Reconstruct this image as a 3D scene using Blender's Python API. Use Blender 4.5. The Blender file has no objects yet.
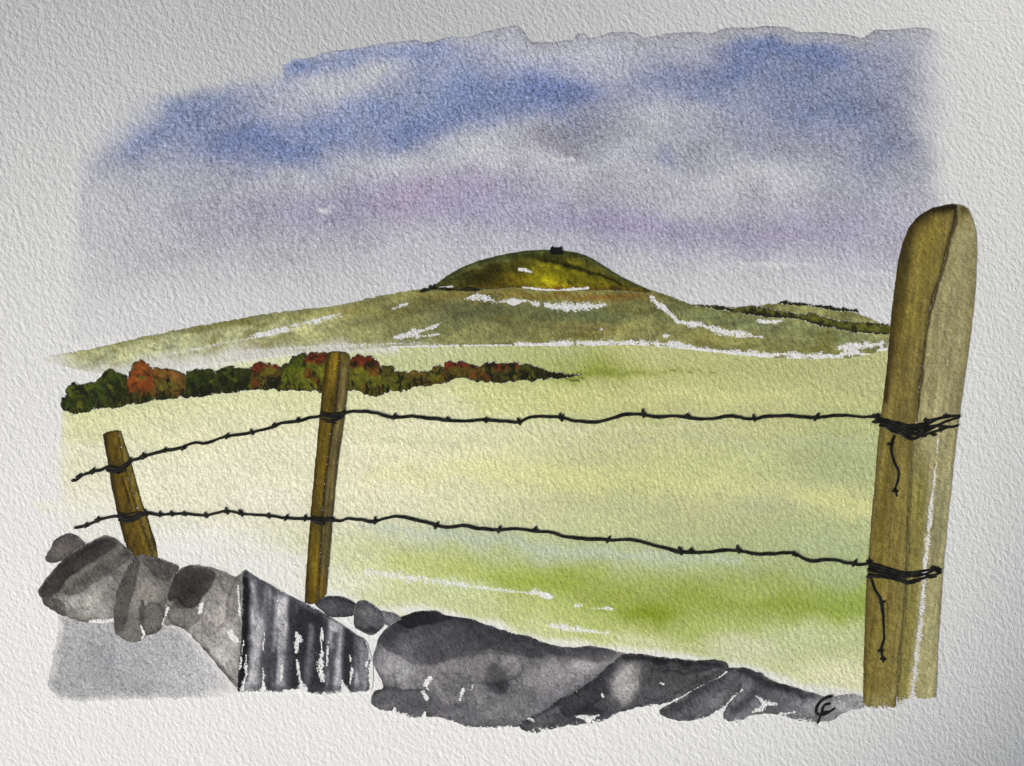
# A photograph of a watercolour: a sheet of rough paper lying on a table, lit by low soft daylight.
# The sheet is real geometry (gently cockled); every wash, stone, post and pen line is a thin film of
# paint with its own outline and thickness lying on it. 1 px of the picture = 0.4 mm of paper.
import bpy, math
import numpy as np

K = 0.0004            # metres per picture pixel on the sheet
D = 0.52              # height of the camera above the table
MM = 0.001
SUN_EL, SUN_AZ = 24.0, 212.0      # elevation; compass-like angle of the direction TO the sun (x = cos, y = sin)
scene = bpy.context.scene
col = scene.collection

# ------------------------------------------------------------------ small maths
def lin(c):
    c = np.asarray(c, dtype=float) / 255.0
    return np.where(c <= 0.04045, c / 12.92, ((c + 0.055) / 1.055) ** 2.4)

def hash2(ix, iy, seed):
    h = (ix.astype(np.int64) * 374761393 + iy.astype(np.int64) * 668265263 + seed * 1442695041) & 0xFFFFFFFF
    h = ((h ^ (h >> 13)) * 1274126177) & 0xFFFFFFFF
    h = h ^ (h >> 16)
    return (h & 0xFFFF) / 65535.0

def vnoise(x, y, seed=0):
    x = np.asarray(x, float); y = np.asarray(y, float)
    ix = np.floor(x); iy = np.floor(y)
    fx = x - ix; fy = y - iy
    fx = fx * fx * (3 - 2 * fx); fy = fy * fy * (3 - 2 * fy)
    a = hash2(ix, iy, seed); b = hash2(ix + 1, iy, seed)
    c = hash2(ix, iy + 1, seed); d = hash2(ix + 1, iy + 1, seed)
    return (a * (1 - fx) + b * fx) * (1 - fy) + (c * (1 - fx) + d * fx) * fy

def fbm(x, y, scale, seed=0, octaves=3):
    """noise around 0, about -0.5 .. 0.5; scale = size of the largest lumps in px"""
    x = np.asarray(x, float) / scale; y = np.asarray(y, float) / scale
    s = 0.0; a = 1.0; t = 0.0
    for o in range(octaves):
        s = s + a * (vnoise(x + 17.3 * o, y - 9.1 * o, seed + o) - 0.5); t += a
        a *= 0.55; x = x * 2.03; y = y * 2.03
    return s / t * 1.5

def smooth(e0, e1, x):
    t = np.clip((x - e0) / (e1 - e0), 0, 1)
    return t * t * (3 - 2 * t)

def seg_dist(px, py, poly, closed=False):
    """distance of points to a polyline, the nearest point, and the run along the line 0..1"""
    P = np.asarray(poly, float)
    Q = np.vstack([P[1:], P[:1]]) if closed else P[1:]
    A = P if closed else P[:-1]
    best = np.full(px.shape, 1e18); nx = np.zeros_like(px); ny = np.zeros_like(py); run = np.zeros_like(px)
    L = np.hypot(*(Q - A).T); cum = np.concatenate([[0], np.cumsum(L)]); tot = max(cum[-1], 1e-9)
    for i in range(len(A)):
        ax, ay = A[i]; dx, dy = Q[i] - A[i]
        l2 = dx * dx + dy * dy
        if l2 < 1e-12: continue
        t = np.clip(((px - ax) * dx + (py - ay) * dy) / l2, 0, 1)
        qx = ax + t * dx; qy = ay + t * dy
        d = (px - qx) ** 2 + (py - qy) ** 2
        m = d < best
        best = np.where(m, d, best); nx = np.where(m, qx, nx); ny = np.where(m, qy, ny)
        run = np.where(m, (cum[i] + t * L[i]) / tot, run)
    return np.sqrt(best), nx, ny, run

def inside_poly(px, py, poly):
    P = np.asarray(poly, float); r = np.zeros(px.shape, bool)
    for i in range(len(P)):
        x0, y0 = P[i]; x1, y1 = P[(i + 1) % len(P)]
        if y0 == y1: continue
        c = ((y0 > py) != (y1 > py)) & (px < (x1 - x0) * (py - y0) / (y1 - y0) + x0)
        r ^= c
    return r

def catmull(pts, step=1.5, closed=False):
    P = [np.array(p, float) for p in pts]; n = len(P); out = []
    rng = range(n) if closed else range(n - 1)
    for i in rng:
        p0 = P[(i - 1) % n] if closed or i > 0 else P[0]
        p1 = P[i]; p2 = P[(i + 1) % n]
        p3 = P[(i + 2) % n] if closed or i + 2 < n else P[-1]
        k = max(1, int(np.hypot(*(p2 - p1)) / step))
        for j in range(k):
            t = j / k
            out.append(0.5 * ((2 * p1) + (p2 - p0) * t + (2 * p0 - 5 * p1 + 4 * p2 - p3) * t * t + (3 * p1 - p0 - 3 * p2 + p3) * t ** 3))
    if not closed: out.append(P[-1])
    return np.array(out)

def ragged(poly, amp, scale=5, seed=0):
    P = np.asarray(poly, float)
    ox = fbm(P[:, 0], P[:, 1], scale, seed, 3) * 2 * amp
    oy = fbm(P[:, 0] + 91, P[:, 1] - 37, scale, seed + 9, 3) * 2 * amp
    return P + np.stack([ox, oy], 1)

# ------------------------------------------------------------------ the sheet's light and its cockle
# how bright bare paper shows in the picture at some places (x, y, grey)
PAPER = [(0,0,183),(130,0,180),(256,10,180),(512,10,177),(768,10,196),(1015,10,213),(0,100,188),(0,200,205),(0,300,215),
         (0,400,221),(0,560,227),(0,750,231),(150,720,231),(400,745,229),(560,745,226),(256,550,228),(700,745,220),(850,745,204),
         (960,745,182),(1020,762,96),(1010,740,130),(1020,720,150),(985,762,145),(1020,600,188),(1000,500,202),(1000,400,205),(1000,250,207),(1000,120,209),(300,300,213),
         (680,270,212),(512,480,226),(800,500,216),(256,160,190),(512,160,192)]
def basis(px, py):
    u = (np.asarray(px, float) - 512) / 512; v = (383 - np.asarray(py, float)) / 512
    return u, v
def paper_terms(u, v):
    return np.stack([np.ones_like(u), u, v, u*u, u*v, v*v, u**3, u*u*v, u*v*v, v**3, u**4, u**3*v, u*u*v*v, u*v**3, v**4], -1)
_P = np.array(PAPER, float)
_u, _v = basis(_P[:, 0], _P[:, 1])
_A = paper_terms(_u, _v); _t = lin(_P[:, 2])
_coef = np.linalg.solve(_A.T @ _A + 0.004 * np.eye(_A.shape[1]), _A.T @ _t)
def illum(px, py):
    u, v = basis(px, py)
    return np.clip(paper_terms(np.clip(u, -1.05, 1.05), np.clip(v, -0.8, 0.8)) @ _coef, 0.2, 0.9)

# the sheet is buckled so that its slope towards the light follows that brightness
SUN_PART, SKY_PART = 1.0, 0.2     # sun's and sky's share of the light: L = SUN_PART*(sin e + cos e*g) + SKY_PART (tuned below)
e = math.radians(SUN_EL); az = math.radians(SUN_AZ)
lx, ly = math.cos(az), math.sin(az)
def h_terms(u, v):
    out = []
    for i in range(6):
        for j in range(6 - i):
            if i + j >= 1: out.append((i, j))
    return out
_HT = h_terms(0, 0)
def h_fit():
    gx, gy = np.meshgrid(np.linspace(-20, 1044, 30), np.linspace(-20, 786, 24))
    gx = gx.ravel(); gy = gy.ravel()
    I = illum(gx, gy)
    g = ((I / LIGHT_SCALE - SKY_PART) / SUN_PART - math.sin(e)) / math.cos(e)
    u, v = basis(gx, gy)
    # g = -dh/d(direction to sun); h in units of 512 px
    cols = []
    for i, j in _HT:
        du = i * u ** max(i - 1, 0) * v ** j if i else np.zeros_like(u)
        dv = j * u ** i * v ** max(j - 1, 0) if j else np.zeros_like(u)
        cols.append(-(du * lx + dv * ly))
    A = np.stack(cols, 1)
    reg = np.diag([0.6 * (1 + i + j) ** 1.0 for i, j in _HT])
    return np.linalg.solve(A.T @ A + reg, A.T @ g)
LIGHT_SCALE = 1.18
H_GAIN = 1.0
_hc = h_fit()
def sheet_h(px, py):
    u, v = basis(px, py)
    u = np.clip(u, -1.15, 1.15); v = np.clip(v, -0.9, 0.9)
    s = 0.0
    for c, (i, j) in zip(_hc, _HT): s = s + c * u ** i * v ** j
    return s * 512 * K * H_GAIN + H0
H0 = 0.0
_gx, _gy = np.meshgrid(np.linspace(-60, 1084, 40), np.linspace(-60, 826, 30))
_hh = sheet_h(_gx, _gy)
H0 = 0.0004 - float(_hh.min())
print("sheet height range mm", (_hh.max() - _hh.min()) * 1000)
HC = float(sheet_h(np.array([512.0]), np.array([383.0]))[0])

def place(px, py, up):
    """a spot of the picture -> a point on the cockled sheet, UP metres above the paper"""
    h = sheet_h(px, py)
    s = (D - h) / (D - HC)
    return np.stack([(px - 512) * K * s, (383 - py) * K * s, h + up], -1)

# ------------------------------------------------------------------ materials
PAPER_ALB = np.array([0.788, 0.80, 0.812])
PIG_GAIN = np.array([0.985, 1.0, 1.035])
class N:
    def __init__(self, name):
        self.m = bpy.data.materials.new(name); self.m.use_nodes = True
        self.t = self.m.node_tree; self.b = self.t.nodes['Principled BSDF']
    def n(self, kind, **kw):
        x = self.t.nodes.new(kind)
        for k, v in kw.items(): setattr(x, k, v)
        return x
    def l(self, a, b): self.t.links.new(a, b)
    def math(self, op, a, b=None, clamp=False):
        x = self.n('ShaderNodeMath', operation=op, use_clamp=clamp)
        for i, v in enumerate((a, b)):
            if v is None: continue
            if isinstance(v, (int, float)): x.inputs[i].default_value = v
            else: self.l(v, x.inputs[i])
        return x.outputs[0]

GRAIN = 0.54          # bump height of the paper's tooth, mm
def watercolour(name, gran=0.25, gscale=0.42, rough=0.92, painted=True, grain=1.0, spec=0.15):
    q = N(name)
    pos = q.n('ShaderNodeNewGeometry').outputs['Position']
    sc = q.n('ShaderNodeVectorMath', operation='SCALE'); sc.inputs['Scale'].default_value = 1.0 / K
    q.l(pos, sc.inputs[0])
    flat = q.n('ShaderNodeVectorMath', operation='MULTIPLY'); flat.inputs[1].default_value = (1, 1, 0)
    q.l(sc.outputs[0], flat.inputs[0])
    rt = q.n('ShaderNodeMapping'); rt.inputs['Rotation'].default_value = (0, 0, math.radians(68))
    q.l(flat.outputs[0], rt.inputs['Vector'])
    mp = q.n('ShaderNodeMapping'); mp.inputs['Scale'].default_value = (0.84, 1.16, 1)
    q.l(rt.outputs[0], mp.inputs['Vector'])
    def noise(vec, scale, detail, rough_, dist=0.0):
        x = q.n('ShaderNodeTexNoise'); x.inputs['Scale'].default_value = scale; x.inputs['Detail'].default_value = detail
        x.inputs['Roughness'].default_value = rough_; x.inputs['Distortion'].default_value = dist
        q.l(vec, x.inputs['Vector']); return x.outputs['Fac']
    n1 = noise(mp.outputs[0], 0.235, 1.4, 0.5, 0.3)
    n2 = noise(flat.outputs[0], 0.46, 1.5, 0.55, 0.2)
    vo = q.n('ShaderNodeTexVoronoi', feature='F1'); vo.inputs['Scale'].default_value = 0.19
    wob = q.n('ShaderNodeTexNoise'); wob.inputs['Scale'].default_value = 0.3; wob.inputs['Detail'].default_value = 1.0
    q.l(mp.outputs[0], wob.inputs['Vector'])
    wv = q.n('ShaderNodeVectorMath', operation='MULTIPLY_ADD'); wv.inputs[1].default_value = (3.0, 3.0, 0)
    q.l(wob.outputs['Color'], wv.inputs[0]); q.l(mp.outputs[0], wv.inputs[2]); q.l(wv.outputs[0], vo.inputs['Vector'])
    peb = q.math('SUBTRACT', 0.95, vo.outputs['Distance'])
    H = q.math('ADD', q.math('ADD', q.math('MULTIPLY', n1, 0.46), q.math('MULTIPLY', n2, 0.24)), q.math('MULTIPLY', peb, 0.24))
    # paper: warm white with faint fibres and tone
    tone = noise(flat.outputs[0], 0.012, 3.0, 0.6)
    pt = q.math('ADD', 0.965, q.math('MULTIPLY', tone, 0.07))
    pc = q.n('ShaderNodeVectorMath', operation='SCALE'); pc.inputs[0].default_value = tuple(PAPER_ALB); q.l(pt, pc.inputs['Scale'])
    out = pc.outputs[0]
    if painted:
        a = q.n('ShaderNodeAttribute', attribute_name='col'); cv = q.n('ShaderNodeAttribute', attribute_name='cov'); gr = q.n('ShaderNodeAttribute', attribute_name='gran')
        g1 = noise(flat.outputs[0], gscale, 2.0, 0.65)
        # pigment settles in the hollows of the tooth
        G = q.math('ADD', q.math('MULTIPLY', q.math('SUBTRACT', g1, 0.5), 1.5), q.math('MULTIPLY', q.math('SUBTRACT', H, 0.5), 1.3))
        f = q.math('ADD', 1.0, q.math('MULTIPLY', q.math('MULTIPLY', G, gran * 2), gr.outputs['Fac']))
        f = q.math('MAXIMUM', f, 0.15)
        pg = q.n('ShaderNodeVectorMath', operation='SCALE'); q.l(a.outputs['Vector'], pg.inputs[0]); q.l(f, pg.inputs['Scale'])
        n3 = noise(flat.outputs[0], 0.62, 2.0, 0.6)
        # dry brush: paint misses the hollows where cover is low
        k = q.math('ADD', q.math('MULTIPLY', q.math('ADD', q.math('SUBTRACT', cv.outputs['Fac'], 0.5), q.math('ADD', q.math('MULTIPLY', q.math('SUBTRACT', n3, 0.5), 3.6), q.math('MULTIPLY', q.math('SUBTRACT', H, 0.5), 1.6))), 4.0), 0.5, clamp=True)
        mx = q.n('ShaderNodeMix', data_type='VECTOR', clamp_factor=True)
        q.l(k, mx.inputs[0]); q.l(pc.outputs[0], mx.inputs[4]); q.l(pg.outputs[0], mx.inputs[5])
        out = mx.outputs[1]
    q.l(out, q.b.inputs['Base Color'])
    q.b.inputs['Roughness'].default_value = rough
    q.b.inputs['Specular IOR Level'].default_value = spec
    bp = q.n('ShaderNodeBump'); bp.inputs['Strength'].default_value = 1.0; bp.inputs['Distance'].default_value = GRAIN * MM * grain
    q.l(H, bp.inputs['Height']); q.l(bp.outputs[0], q.b.inputs['Normal'])
    return q.m

M = {
    'paper': watercolour('rough_watercolour_paper', painted=False),
    'sky': watercolour('granulating_sky_wash', gran=0.50, gscale=0.42),
    'field': watercolour('pale_green_wash', gran=0.34, gscale=0.44),
    'hill': watercolour('olive_hill_wash', gran=0.36, gscale=0.42),
    'leaf': watercolour('dark_foliage_paint', gran=0.35, gscale=0.35, grain=0.8, spec=0.2),
    'wood': watercolour('brown_timber_paint', gran=0.40, gscale=0.48, grain=0.75, spec=0.2),
    'stone': watercolour('grey_stone_paint', gran=0.48, gscale=0.44, grain=0.9, spec=0.2),
}
def ink_material():
    q = N('black_pen_ink')
    pos = q.n('ShaderNodeNewGeometry').outputs['Position']
    t = q.n('ShaderNodeTexNoise'); t.inputs['Scale'].default_value = 380; t.inputs['Detail'].default_value = 3
    q.l(pos, t.inputs['Vector'])
    r = q.n('ShaderNodeValToRGB'); r.color_ramp.elements[0].position = 0.42; r.color_ramp.elements[1].position = 0.78
    r.color_ramp.elements[0].color = (0.003, 0.0032, 0.003, 1); r.color_ramp.elements[1].color = (0.022, 0.023, 0.021, 1)
    q.l(t.outputs['Fac'], r.inputs[0]); q.l(r.outputs[0], q.b.inputs['Base Color'])
    q.b.inputs['Roughness'].default_value = 0.75; q.b.inputs['Specular IOR Level'].default_value = 0.2
    return q.m
M['ink'] = ink_material()

def table_material():
    q = N('oiled_oak_tabletop')
    pos = q.n('ShaderNodeNewGeometry').outputs['Position']
    mp = q.n('ShaderNodeMapping'); mp.inputs['Scale'].default_value = (3, 45, 1); q.l(pos, mp.inputs['Vector'])
    t = q.n('ShaderNodeTexNoise'); t.inputs['Scale'].default_value = 2.0; t.inputs['Detail'].default_value = 6; t.inputs['Distortion'].default_value = 0.6
    q.l(mp.outputs[0], t.inputs['Vector'])
    r = q.n('ShaderNodeValToRGB'); r.color_ramp.elements[0].position = 0.3; r.color_ramp.elements[1].position = 0.7
    r.color_ramp.elements[0].color = (0.16, 0.095, 0.05, 1); r.color_ramp.elements[1].color = (0.30, 0.20, 0.115, 1)
    q.l(t.outputs['Fac'], r.inputs[0]); q.l(r.outputs[0], q.b.inputs['Base Color']); q.b.inputs['Roughness'].default_value = 0.5
    return q.m

# ------------------------------------------------------------------ objects
def tag(o, label=None, cat=None, group=None, kind=None):
    if label: o['label'] = label
    if cat: o['category'] = cat
    if group: o['group'] = group
    if kind: o['kind'] = kind
    return o

def mesh_object(name, verts, faces, mat, parent=None, smooth_faces=None, attrs=None, origin=None):
    verts = np.asarray(verts, float)
    if origin is None: origin = np.zeros(3)
    me = bpy.data.meshes.new(name); me.from_pydata((verts - origin).tolist(), [], faces); me.update()
    if smooth_faces is None: smooth_faces = np.ones(len(faces), bool)
    me.polygons.foreach_set('use_smooth', np.asarray(smooth_faces, bool))
    if attrs:
        for an, (typ, dat) in attrs.items():
            a = me.attributes.new(an, typ, 'POINT')
            if typ == 'FLOAT_COLOR': a.data.foreach_set('color', np.asarray(dat, np.float32).ravel())
            else: a.data.foreach_set('value', np.asarray(dat, np.float32).ravel())
    me.materials.append(mat)
    o = bpy.data.objects.new(name, me); col.objects.link(o)
    if parent is not None:
        o.parent = parent
        o.location = np.asarray(origin) - np.array(parent.location)
    else: o.location = origin
    return o

def empty(name, px, py):
    o = bpy.data.objects.new(name, None); col.objects.link(o)
    o.location = place(np.array([float(px)]), np.array([float(py)]), 0.0)[0]
    o.empty_display_size = 0.01
    return o

class Paint:
    """pigment at the points of one film: colour as it shows (sRGB), cover, granulation"""
    def __init__(s, px, py, d, base, warp=0.0, wscale=14, seed=0):
        s.x0, s.y0, s.d = px, py, d
        s.x = px + (fbm(px, py, wscale, seed + 101) * 2 * warp if warp else 0)
        s.y = py + (fbm(px, py, wscale, seed + 202) * 2 * warp if warp else 0)
        s.c = np.tile(np.asarray(base, float), (len(px), 1)); s.cov = np.full(len(px), 1.6); s.gran = np.ones(len(px)); s.seed = seed
    def mix(s, colr, a):
        a = np.clip(a, 0, 1)[:, None]
        s.c = s.c * (1 - a) + np.asarray(colr, float) * a
        return s
    def blob(s, cx, cy, rx, ry, colr, a=1.0, ang=0.0, p=2.0):
        t = math.radians(ang); dx = s.x - cx; dy = s.y - cy
        u = dx * math.cos(t) + dy * math.sin(t); v = -dx * math.sin(t) + dy * math.cos(t)
        r = (np.abs(u / rx) ** p + np.abs(v / ry) ** p)
        return s.mix(colr, a * np.exp(-r))
    def stroke(s, poly, w, colr, a=1.0, soft=0.5, wob=0.0):
        """soft: share of the half-width over which the stroke fades"""
        d, _, _, run = seg_dist(s.x, s.y, poly)
        ww = np.interp(run, np.linspace(0, 1, len(w)), w) if hasattr(w, '__len__') else w
        if wob: ww = ww * (1 + wob * 2 * fbm(s.x0, s.y0, 9, s.seed + 7))
        ww = np.maximum(ww, 0.05)
        return s.mix(colr, a * (1 - smooth(1 - soft, 1 + 0.25 * soft, d / ww)))
    def bloom(s, scale, n=3, dark=.10, line=.22, seed=0, sx=1.0, sy=1.0, ang=0.0):
        """layers of wash that dried with a darker rim"""
        t = math.radians(ang)
        for k in range(n):
            u = (s.x0 * math.cos(t) + s.y0 * math.sin(t)) / sx; v = (-s.x0 * math.sin(t) + s.y0 * math.cos(t)) / sy
            f = fbm(u, v, scale * (1 - .22 * k), s.seed + seed + 401 + 13 * k, 4)
            th = -.06 + .09 * k
            m = smooth(th, th + .035, f)
            rim = np.exp(-((f - th - .02) / .022) ** 2) * smooth(-.2, .15, fbm(s.x0, s.y0, 20, s.seed + 7 + k))
            s.c = s.c * (1 - dark * m - line * rim)[:, None] * (1 + dark * .45)
        return s
    def field_of(s, pts, xs=0.6, r=10.0, p=1.6):
        """colour set by a scatter of dabs (x, y, colour) that ran into each other"""
        W = np.zeros(len(s.x)); C = np.zeros((len(s.x), 3))
        for x, y, c in pts:
            w = 1.0 / (((s.x - x) * xs) ** 2 + (s.y - y) ** 2 + r * r) ** p
            W += w; C += w[:, None] * np.asarray(c, float)
        s.c = C / W[:, None]
        return s
    def patch(s, poly, colr, a=.8, soft=1.2, rim=.22):
        """a second wash laid over the first: its edge dried a little darker"""
        P = catmull(poly, 2.0, True); x = s.x0 + .5 * (s.x - s.x0); y = s.y0 + .5 * (s.y - s.y0)
        d, _, _, _ = seg_dist(x, y, P, True)
        sd = np.where(inside_poly(x, y, P), d, -d)
        var = .75 + .5 * (fbm(s.x0, s.y0, 16, s.seed + 61) + .5)
        s.mix(colr, a * var * smooth(-soft, soft, sd))
        s.c = s.c * (1 - rim * np.exp(-((sd - .8) / 1.1) ** 2) * smooth(-.25, .2, fbm(s.x0, s.y0, 22, s.seed + 67)))[:, None]
        return s
    def edge(s, w, colr, a=0.5):
        return s.mix(colr, a * np.exp(-np.maximum(s.d, 0) / w))
    def mottle(s, scale, amp, seed=0, sx=1.0, sy=1.0, ang=0.0):
        t = math.radians(ang)
        u = (s.x0 * math.cos(t) + s.y0 * math.sin(t)) / sx; v = (-s.x0 * math.sin(t) + s.y0 * math.cos(t)) / sy
        f = 1 + amp * 2 * fbm(u, v, scale, s.seed + seed + 31)
        s.c = np.clip(s.c * f[:, None], 4, 250)
        return s
    def patches(s, scale, colr, lo, hi, a=1.0, seed=0, sx=1.0, sy=1.0, ang=0.0):
        t = math.radians(ang)
        u = (s.x * math.cos(t) + s.y * math.sin(t)) / sx; v = (-s.x * math.sin(t) + s.y * math.cos(t)) / sy
        return s.mix(colr, a * smooth(lo, hi, fbm(u, v, scale, s.seed + seed + 57)))
    def dry(s, poly, w, amt=1.6, soft=0.8, wob=0.6):
        d, _, _, run = seg_dist(s.x0, s.y0, poly)
        ww = np.interp(run, np.linspace(0, 1, len(w)), w) if hasattr(w, '__len__') else w
        ww = np.maximum(1.2 * ww * (1 + wob * 2 * fbm(s.x0, s.y0, 7, s.seed + 77)), 0.1)
        s.cov = s.cov - .74 * amt * (1 - smooth(1 - soft, 1 + 0.3 * soft, d / ww))
        return s
    def fade(s, mask):
        """towards bare paper, softly (a wet edge lifted into the sheet)"""
        m = np.clip(mask, 0, 1)[:, None]
        pap = (illum(s.x0, s.y0)[:, None] * PAPER_ALB / 0.8 / PIG_GAIN)
        s._paper = pap if not hasattr(s, '_paper') else s._paper
        g = 255 * np.where(pap <= 0.0031308, pap * 12.92, 1.055 * np.maximum(pap, 1e-6) ** (1 / 2.4) - 0.055)
        s.c = s.c * (1 - m) + g / s.tone * m
        s.gran = s.gran * (1 - m[:, 0])
        return s

def film(name, outline, mat, base, painter=None, up=0.10, dome=0.0, dome_w=8.0, step=1.6, rag=0.6, rscale=5, curve=True,
         warp=1.5, wscale=14, seed=1, parent=None, thick=True, tone=(1, 1, 1), tooth=1.0):
    """one film of paint: outline in picture px, colours by PAINTER(Paint)"""
    P = catmull(outline, 1.5, True) if curve else catmull_linear(outline, 1.5)
    if rag: P = ragged(P, rag, rscale, seed)
    x0, y0 = P.min(0) - step; x1, y1 = P.max(0) + step
    nx = int((x1 - x0) / step) + 2; ny = int((y1 - y0) / step) + 2
    gx, gy = np.meshgrid(x0 + np.arange(nx) * step, y0 + np.arange(ny) * step)
    sh = gx.shape; fx = gx.ravel().copy(); fy = gy.ravel().copy()
    ins = inside_poly(fx, fy, P)
    I2 = ins.reshape(sh)
    cell = I2[:-1, :-1] | I2[1:, :-1] | I2[:-1, 1:] | I2[1:, 1:]
    cj, ci = np.nonzero(cell)
    a = cj * sh[1] + ci; b = a + 1; c = a + sh[1] + 1; d_ = a + sh[1]
    F = np.stack([a, d_, c, b], 1)
    used = np.zeros(len(fx), bool); used[F.ravel()] = True
    dist = np.zeros(len(fx))
    idx = np.nonzero(used)[0]
    dd, qx, qy, _ = seg_dist(fx[idx], fy[idx], P, True)
    out = ~ins[idx]
    fx[idx[out]] = qx[out]; fy[idx[out]] = qy[out]; dd[out] = 0
    dist[idx] = dd
    remap = -np.ones(len(fx), int); remap[idx] = np.arange(len(idx))
    F = remap[F]; fx = fx[idx]; fy = fy[idx]; dist = dist[idx]
    z = np.full(len(fx), up * MM) + dome * MM * (1 - np.exp(-dist / dome_w))
    V = place(fx, fy, z)
    p = Paint(fx, fy, dist, base, warp, wscale, seed)
    p.tone = np.asarray(tone, float)
    if painter: painter(p)
    p.cov = p.cov - tooth * np.exp(-dist / 0.9)
    c_lin = lin(np.clip(p.c * p.tone, 3, 252)) / illum(fx, fy)[:, None] * 0.80 * PIG_GAIN
    c_lin = np.clip(c_lin, 0.004, 0.88)
    cov, gr = p.cov, p.gran
    faces = F.tolist(); sm = [True] * len(faces)
    if thick:
        # rim: the film's edge goes down into the paper
        E = np.concatenate([F[:, [0, 1]], F[:, [1, 2]], F[:, [2, 3]], F[:, [3, 0]]])
        key = np.sort(E, 1); k = key[:, 0].astype(np.int64) * (len(fx) + 1) + key[:, 1]
        _, inv, cnt = np.unique(k, return_inverse=True, return_counts=True)
        B = E[cnt[inv] == 1]
        bv = np.unique(B.ravel()); m2 = -np.ones(len(fx), int); n0 = len(fx)
        m2[bv] = np.arange(len(bv))
        top = V[bv]; bot = place(fx[bv], fy[bv], np.full(len(bv), -0.02 * MM))
        V = np.vstack([V, top, bot]); nb = len(bv)
        rim = [[n0 + m2[j], n0 + m2[i], n0 + nb + m2[i], n0 + nb + m2[j]] for i, j in B]
        faces += rim; sm += [False] * len(rim)
        c_lin = np.vstack([c_lin, c_lin[bv], c_lin[bv]]); cov = np.concatenate([cov, cov[bv], cov[bv]]); gr = np.concatenate([gr, gr[bv], gr[bv]])
    rgba = np.concatenate([c_lin, np.ones((len(c_lin), 1))], 1)
    cx, cy = P[:, 0].mean(), P[:, 1].max()
    org = place(np.array([cx]), np.array([cy]), 0.0)[0]
    return mesh_object(name, V, faces, mat, parent, sm, {'col': ('FLOAT_COLOR', rgba), 'cov': ('FLOAT', cov), 'gran': ('FLOAT', gr)}, org)

def catmull_linear(pts, step):
    P = np.array(pts, float); out = []
    for i in range(len(P)):
        a, b = P[i], P[(i + 1) % len(P)]
        k = max(1, int(np.hypot(*(b - a)) / step))
        for j in range(k): out.append(a + (b - a) * j / k)
    return np.array(out)

def tube_geo(poly, rad, up, zs=0.35, sides=8):
    """a raised ink line along a polyline; rad px (number or list along the line)"""
    P = np.asarray(poly, float); n = len(P)
    r = np.interp(np.linspace(0, 1, n), np.linspace(0, 1, len(rad)), rad) if hasattr(rad, '__len__') else np.full(n, float(rad))
    T = np.gradient(P, axis=0); L = np.hypot(T[:, 0], T[:, 1]); L[L < 1e-9] = 1; T /= L[:, None]
    Nn = np.stack([-T[:, 1], T[:, 0]], 1)
    V = []; F = []
    ext = np.vstack([P[:1] - T[:1] * r[0] * 0.7, P, P[-1:] + T[-1:] * r[-1] * 0.7])
    NN = np.vstack([Nn[:1], Nn, Nn[-1:]]); RR = np.concatenate([[r[0] * 0.25], r, [r[-1] * 0.25]])
    for i in range(len(ext)):
        for k in range(sides):
            a = 2 * math.pi * k / sides
            q = ext[i] + NN[i] * RR[i] * math.cos(a)
            V.append((q[0], q[1], up * MM + RR[i] * K * zs * math.sin(a)))
    for i in range(len(ext) - 1):
        for k in range(sides):
            a = i * sides + k; b = i * sides + (k + 1) % sides
            F.append([a, a + sides, b + sides, b])
    F.append(list(range(sides))); F.append([(len(ext) - 1) * sides + k for k in reversed(range(sides))])
    return V, F

def ink(name, lines, parent=None, up=0.22):
    """lines: list of (polyline, radius); joined pen strokes of one mark"""
    V = []; F = []
    for poly, rad in lines:
        v, f = tube_geo(poly, rad, up); o = len(V)
        V += v; F += [[i + o for i in q] for q in f]
    V = np.array(V)
    W = place(V[:, 0], V[:, 1], V[:, 2])
    return mesh_object(name, W, F, M['ink'], parent, None, None, W.mean(0))

rng = np.random.default_rng(7)
def line(pts, step=2.0, jit=0.25, seed=0, scale=9):
    return ragged(catmull(pts, step), jit, scale, seed)

# ------------------------------------------------------------------ table and sheet
mesh_object('ground', [(-3, -3, 0), (3, -3, 0), (3, 3, 0), (-3, 3, 0)], [[0, 1, 2, 3]], table_material())
tag(bpy.data.objects['ground'], kind='structure')

def build_sheet():
    s = 4.0
    xs = np.arange(-64, 1088 + 0.1, s); ys = np.arange(-70, 836 + 0.1, s)
    gx, gy = np.meshgrid(xs, ys); w, h = len(xs), len(ys)
    # deckled edge
    fx = gx.copy(); fy = gy.copy()
    fx[:, 0] += fbm(fx[:, 0], fy[:, 0], 12, 3) * 4; fx[:, -1] += fbm(fx[:, -1], fy[:, -1], 12, 4) * 4
    fy[0] += fbm(fx[0], fy[0], 12, 5) * 4; fy[-1] += fbm(fx[-1], fy[-1], 12, 6) * 4
    V = place(fx.ravel(), fy.ravel(), np.zeros(w * h)); n = len(V)
    F = []
    for j in range(h - 1):
        for i in range(w - 1):
            a = j * w + i; F.append([a, a + w, a + w + 1, a + 1])
    B = V.copy(); B[:, 2] -= 0.35 * MM
    loop = [j * w for j in range(h)] + [(h - 1) * w + i for i in range(1, w)] + [j * w + w - 1 for j in range(h - 2, -1, -1)] + [i for i in range(w - 2, 0, -1)]
    under = [[q + n for q in reversed(f)] for f in F]
    top = V[loop]; bot = B[loop]; m = 2 * n
    rim = [[m + i, m + len(loop) + i, m + len(loop) + (i + 1) % len(loop), m + (i + 1) % len(loop)] for i in range(len(loop))]
    o = mesh_object('paper_sheet', np.vstack([V, B, top, bot]), F + under + rim, M['paper'], None, [True] * (2 * len(F)) + [False] * len(rim))
    tag(o, 'white sheet of rough cold pressed watercolour paper under the whole painting', 'paper')
build_sheet()

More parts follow.
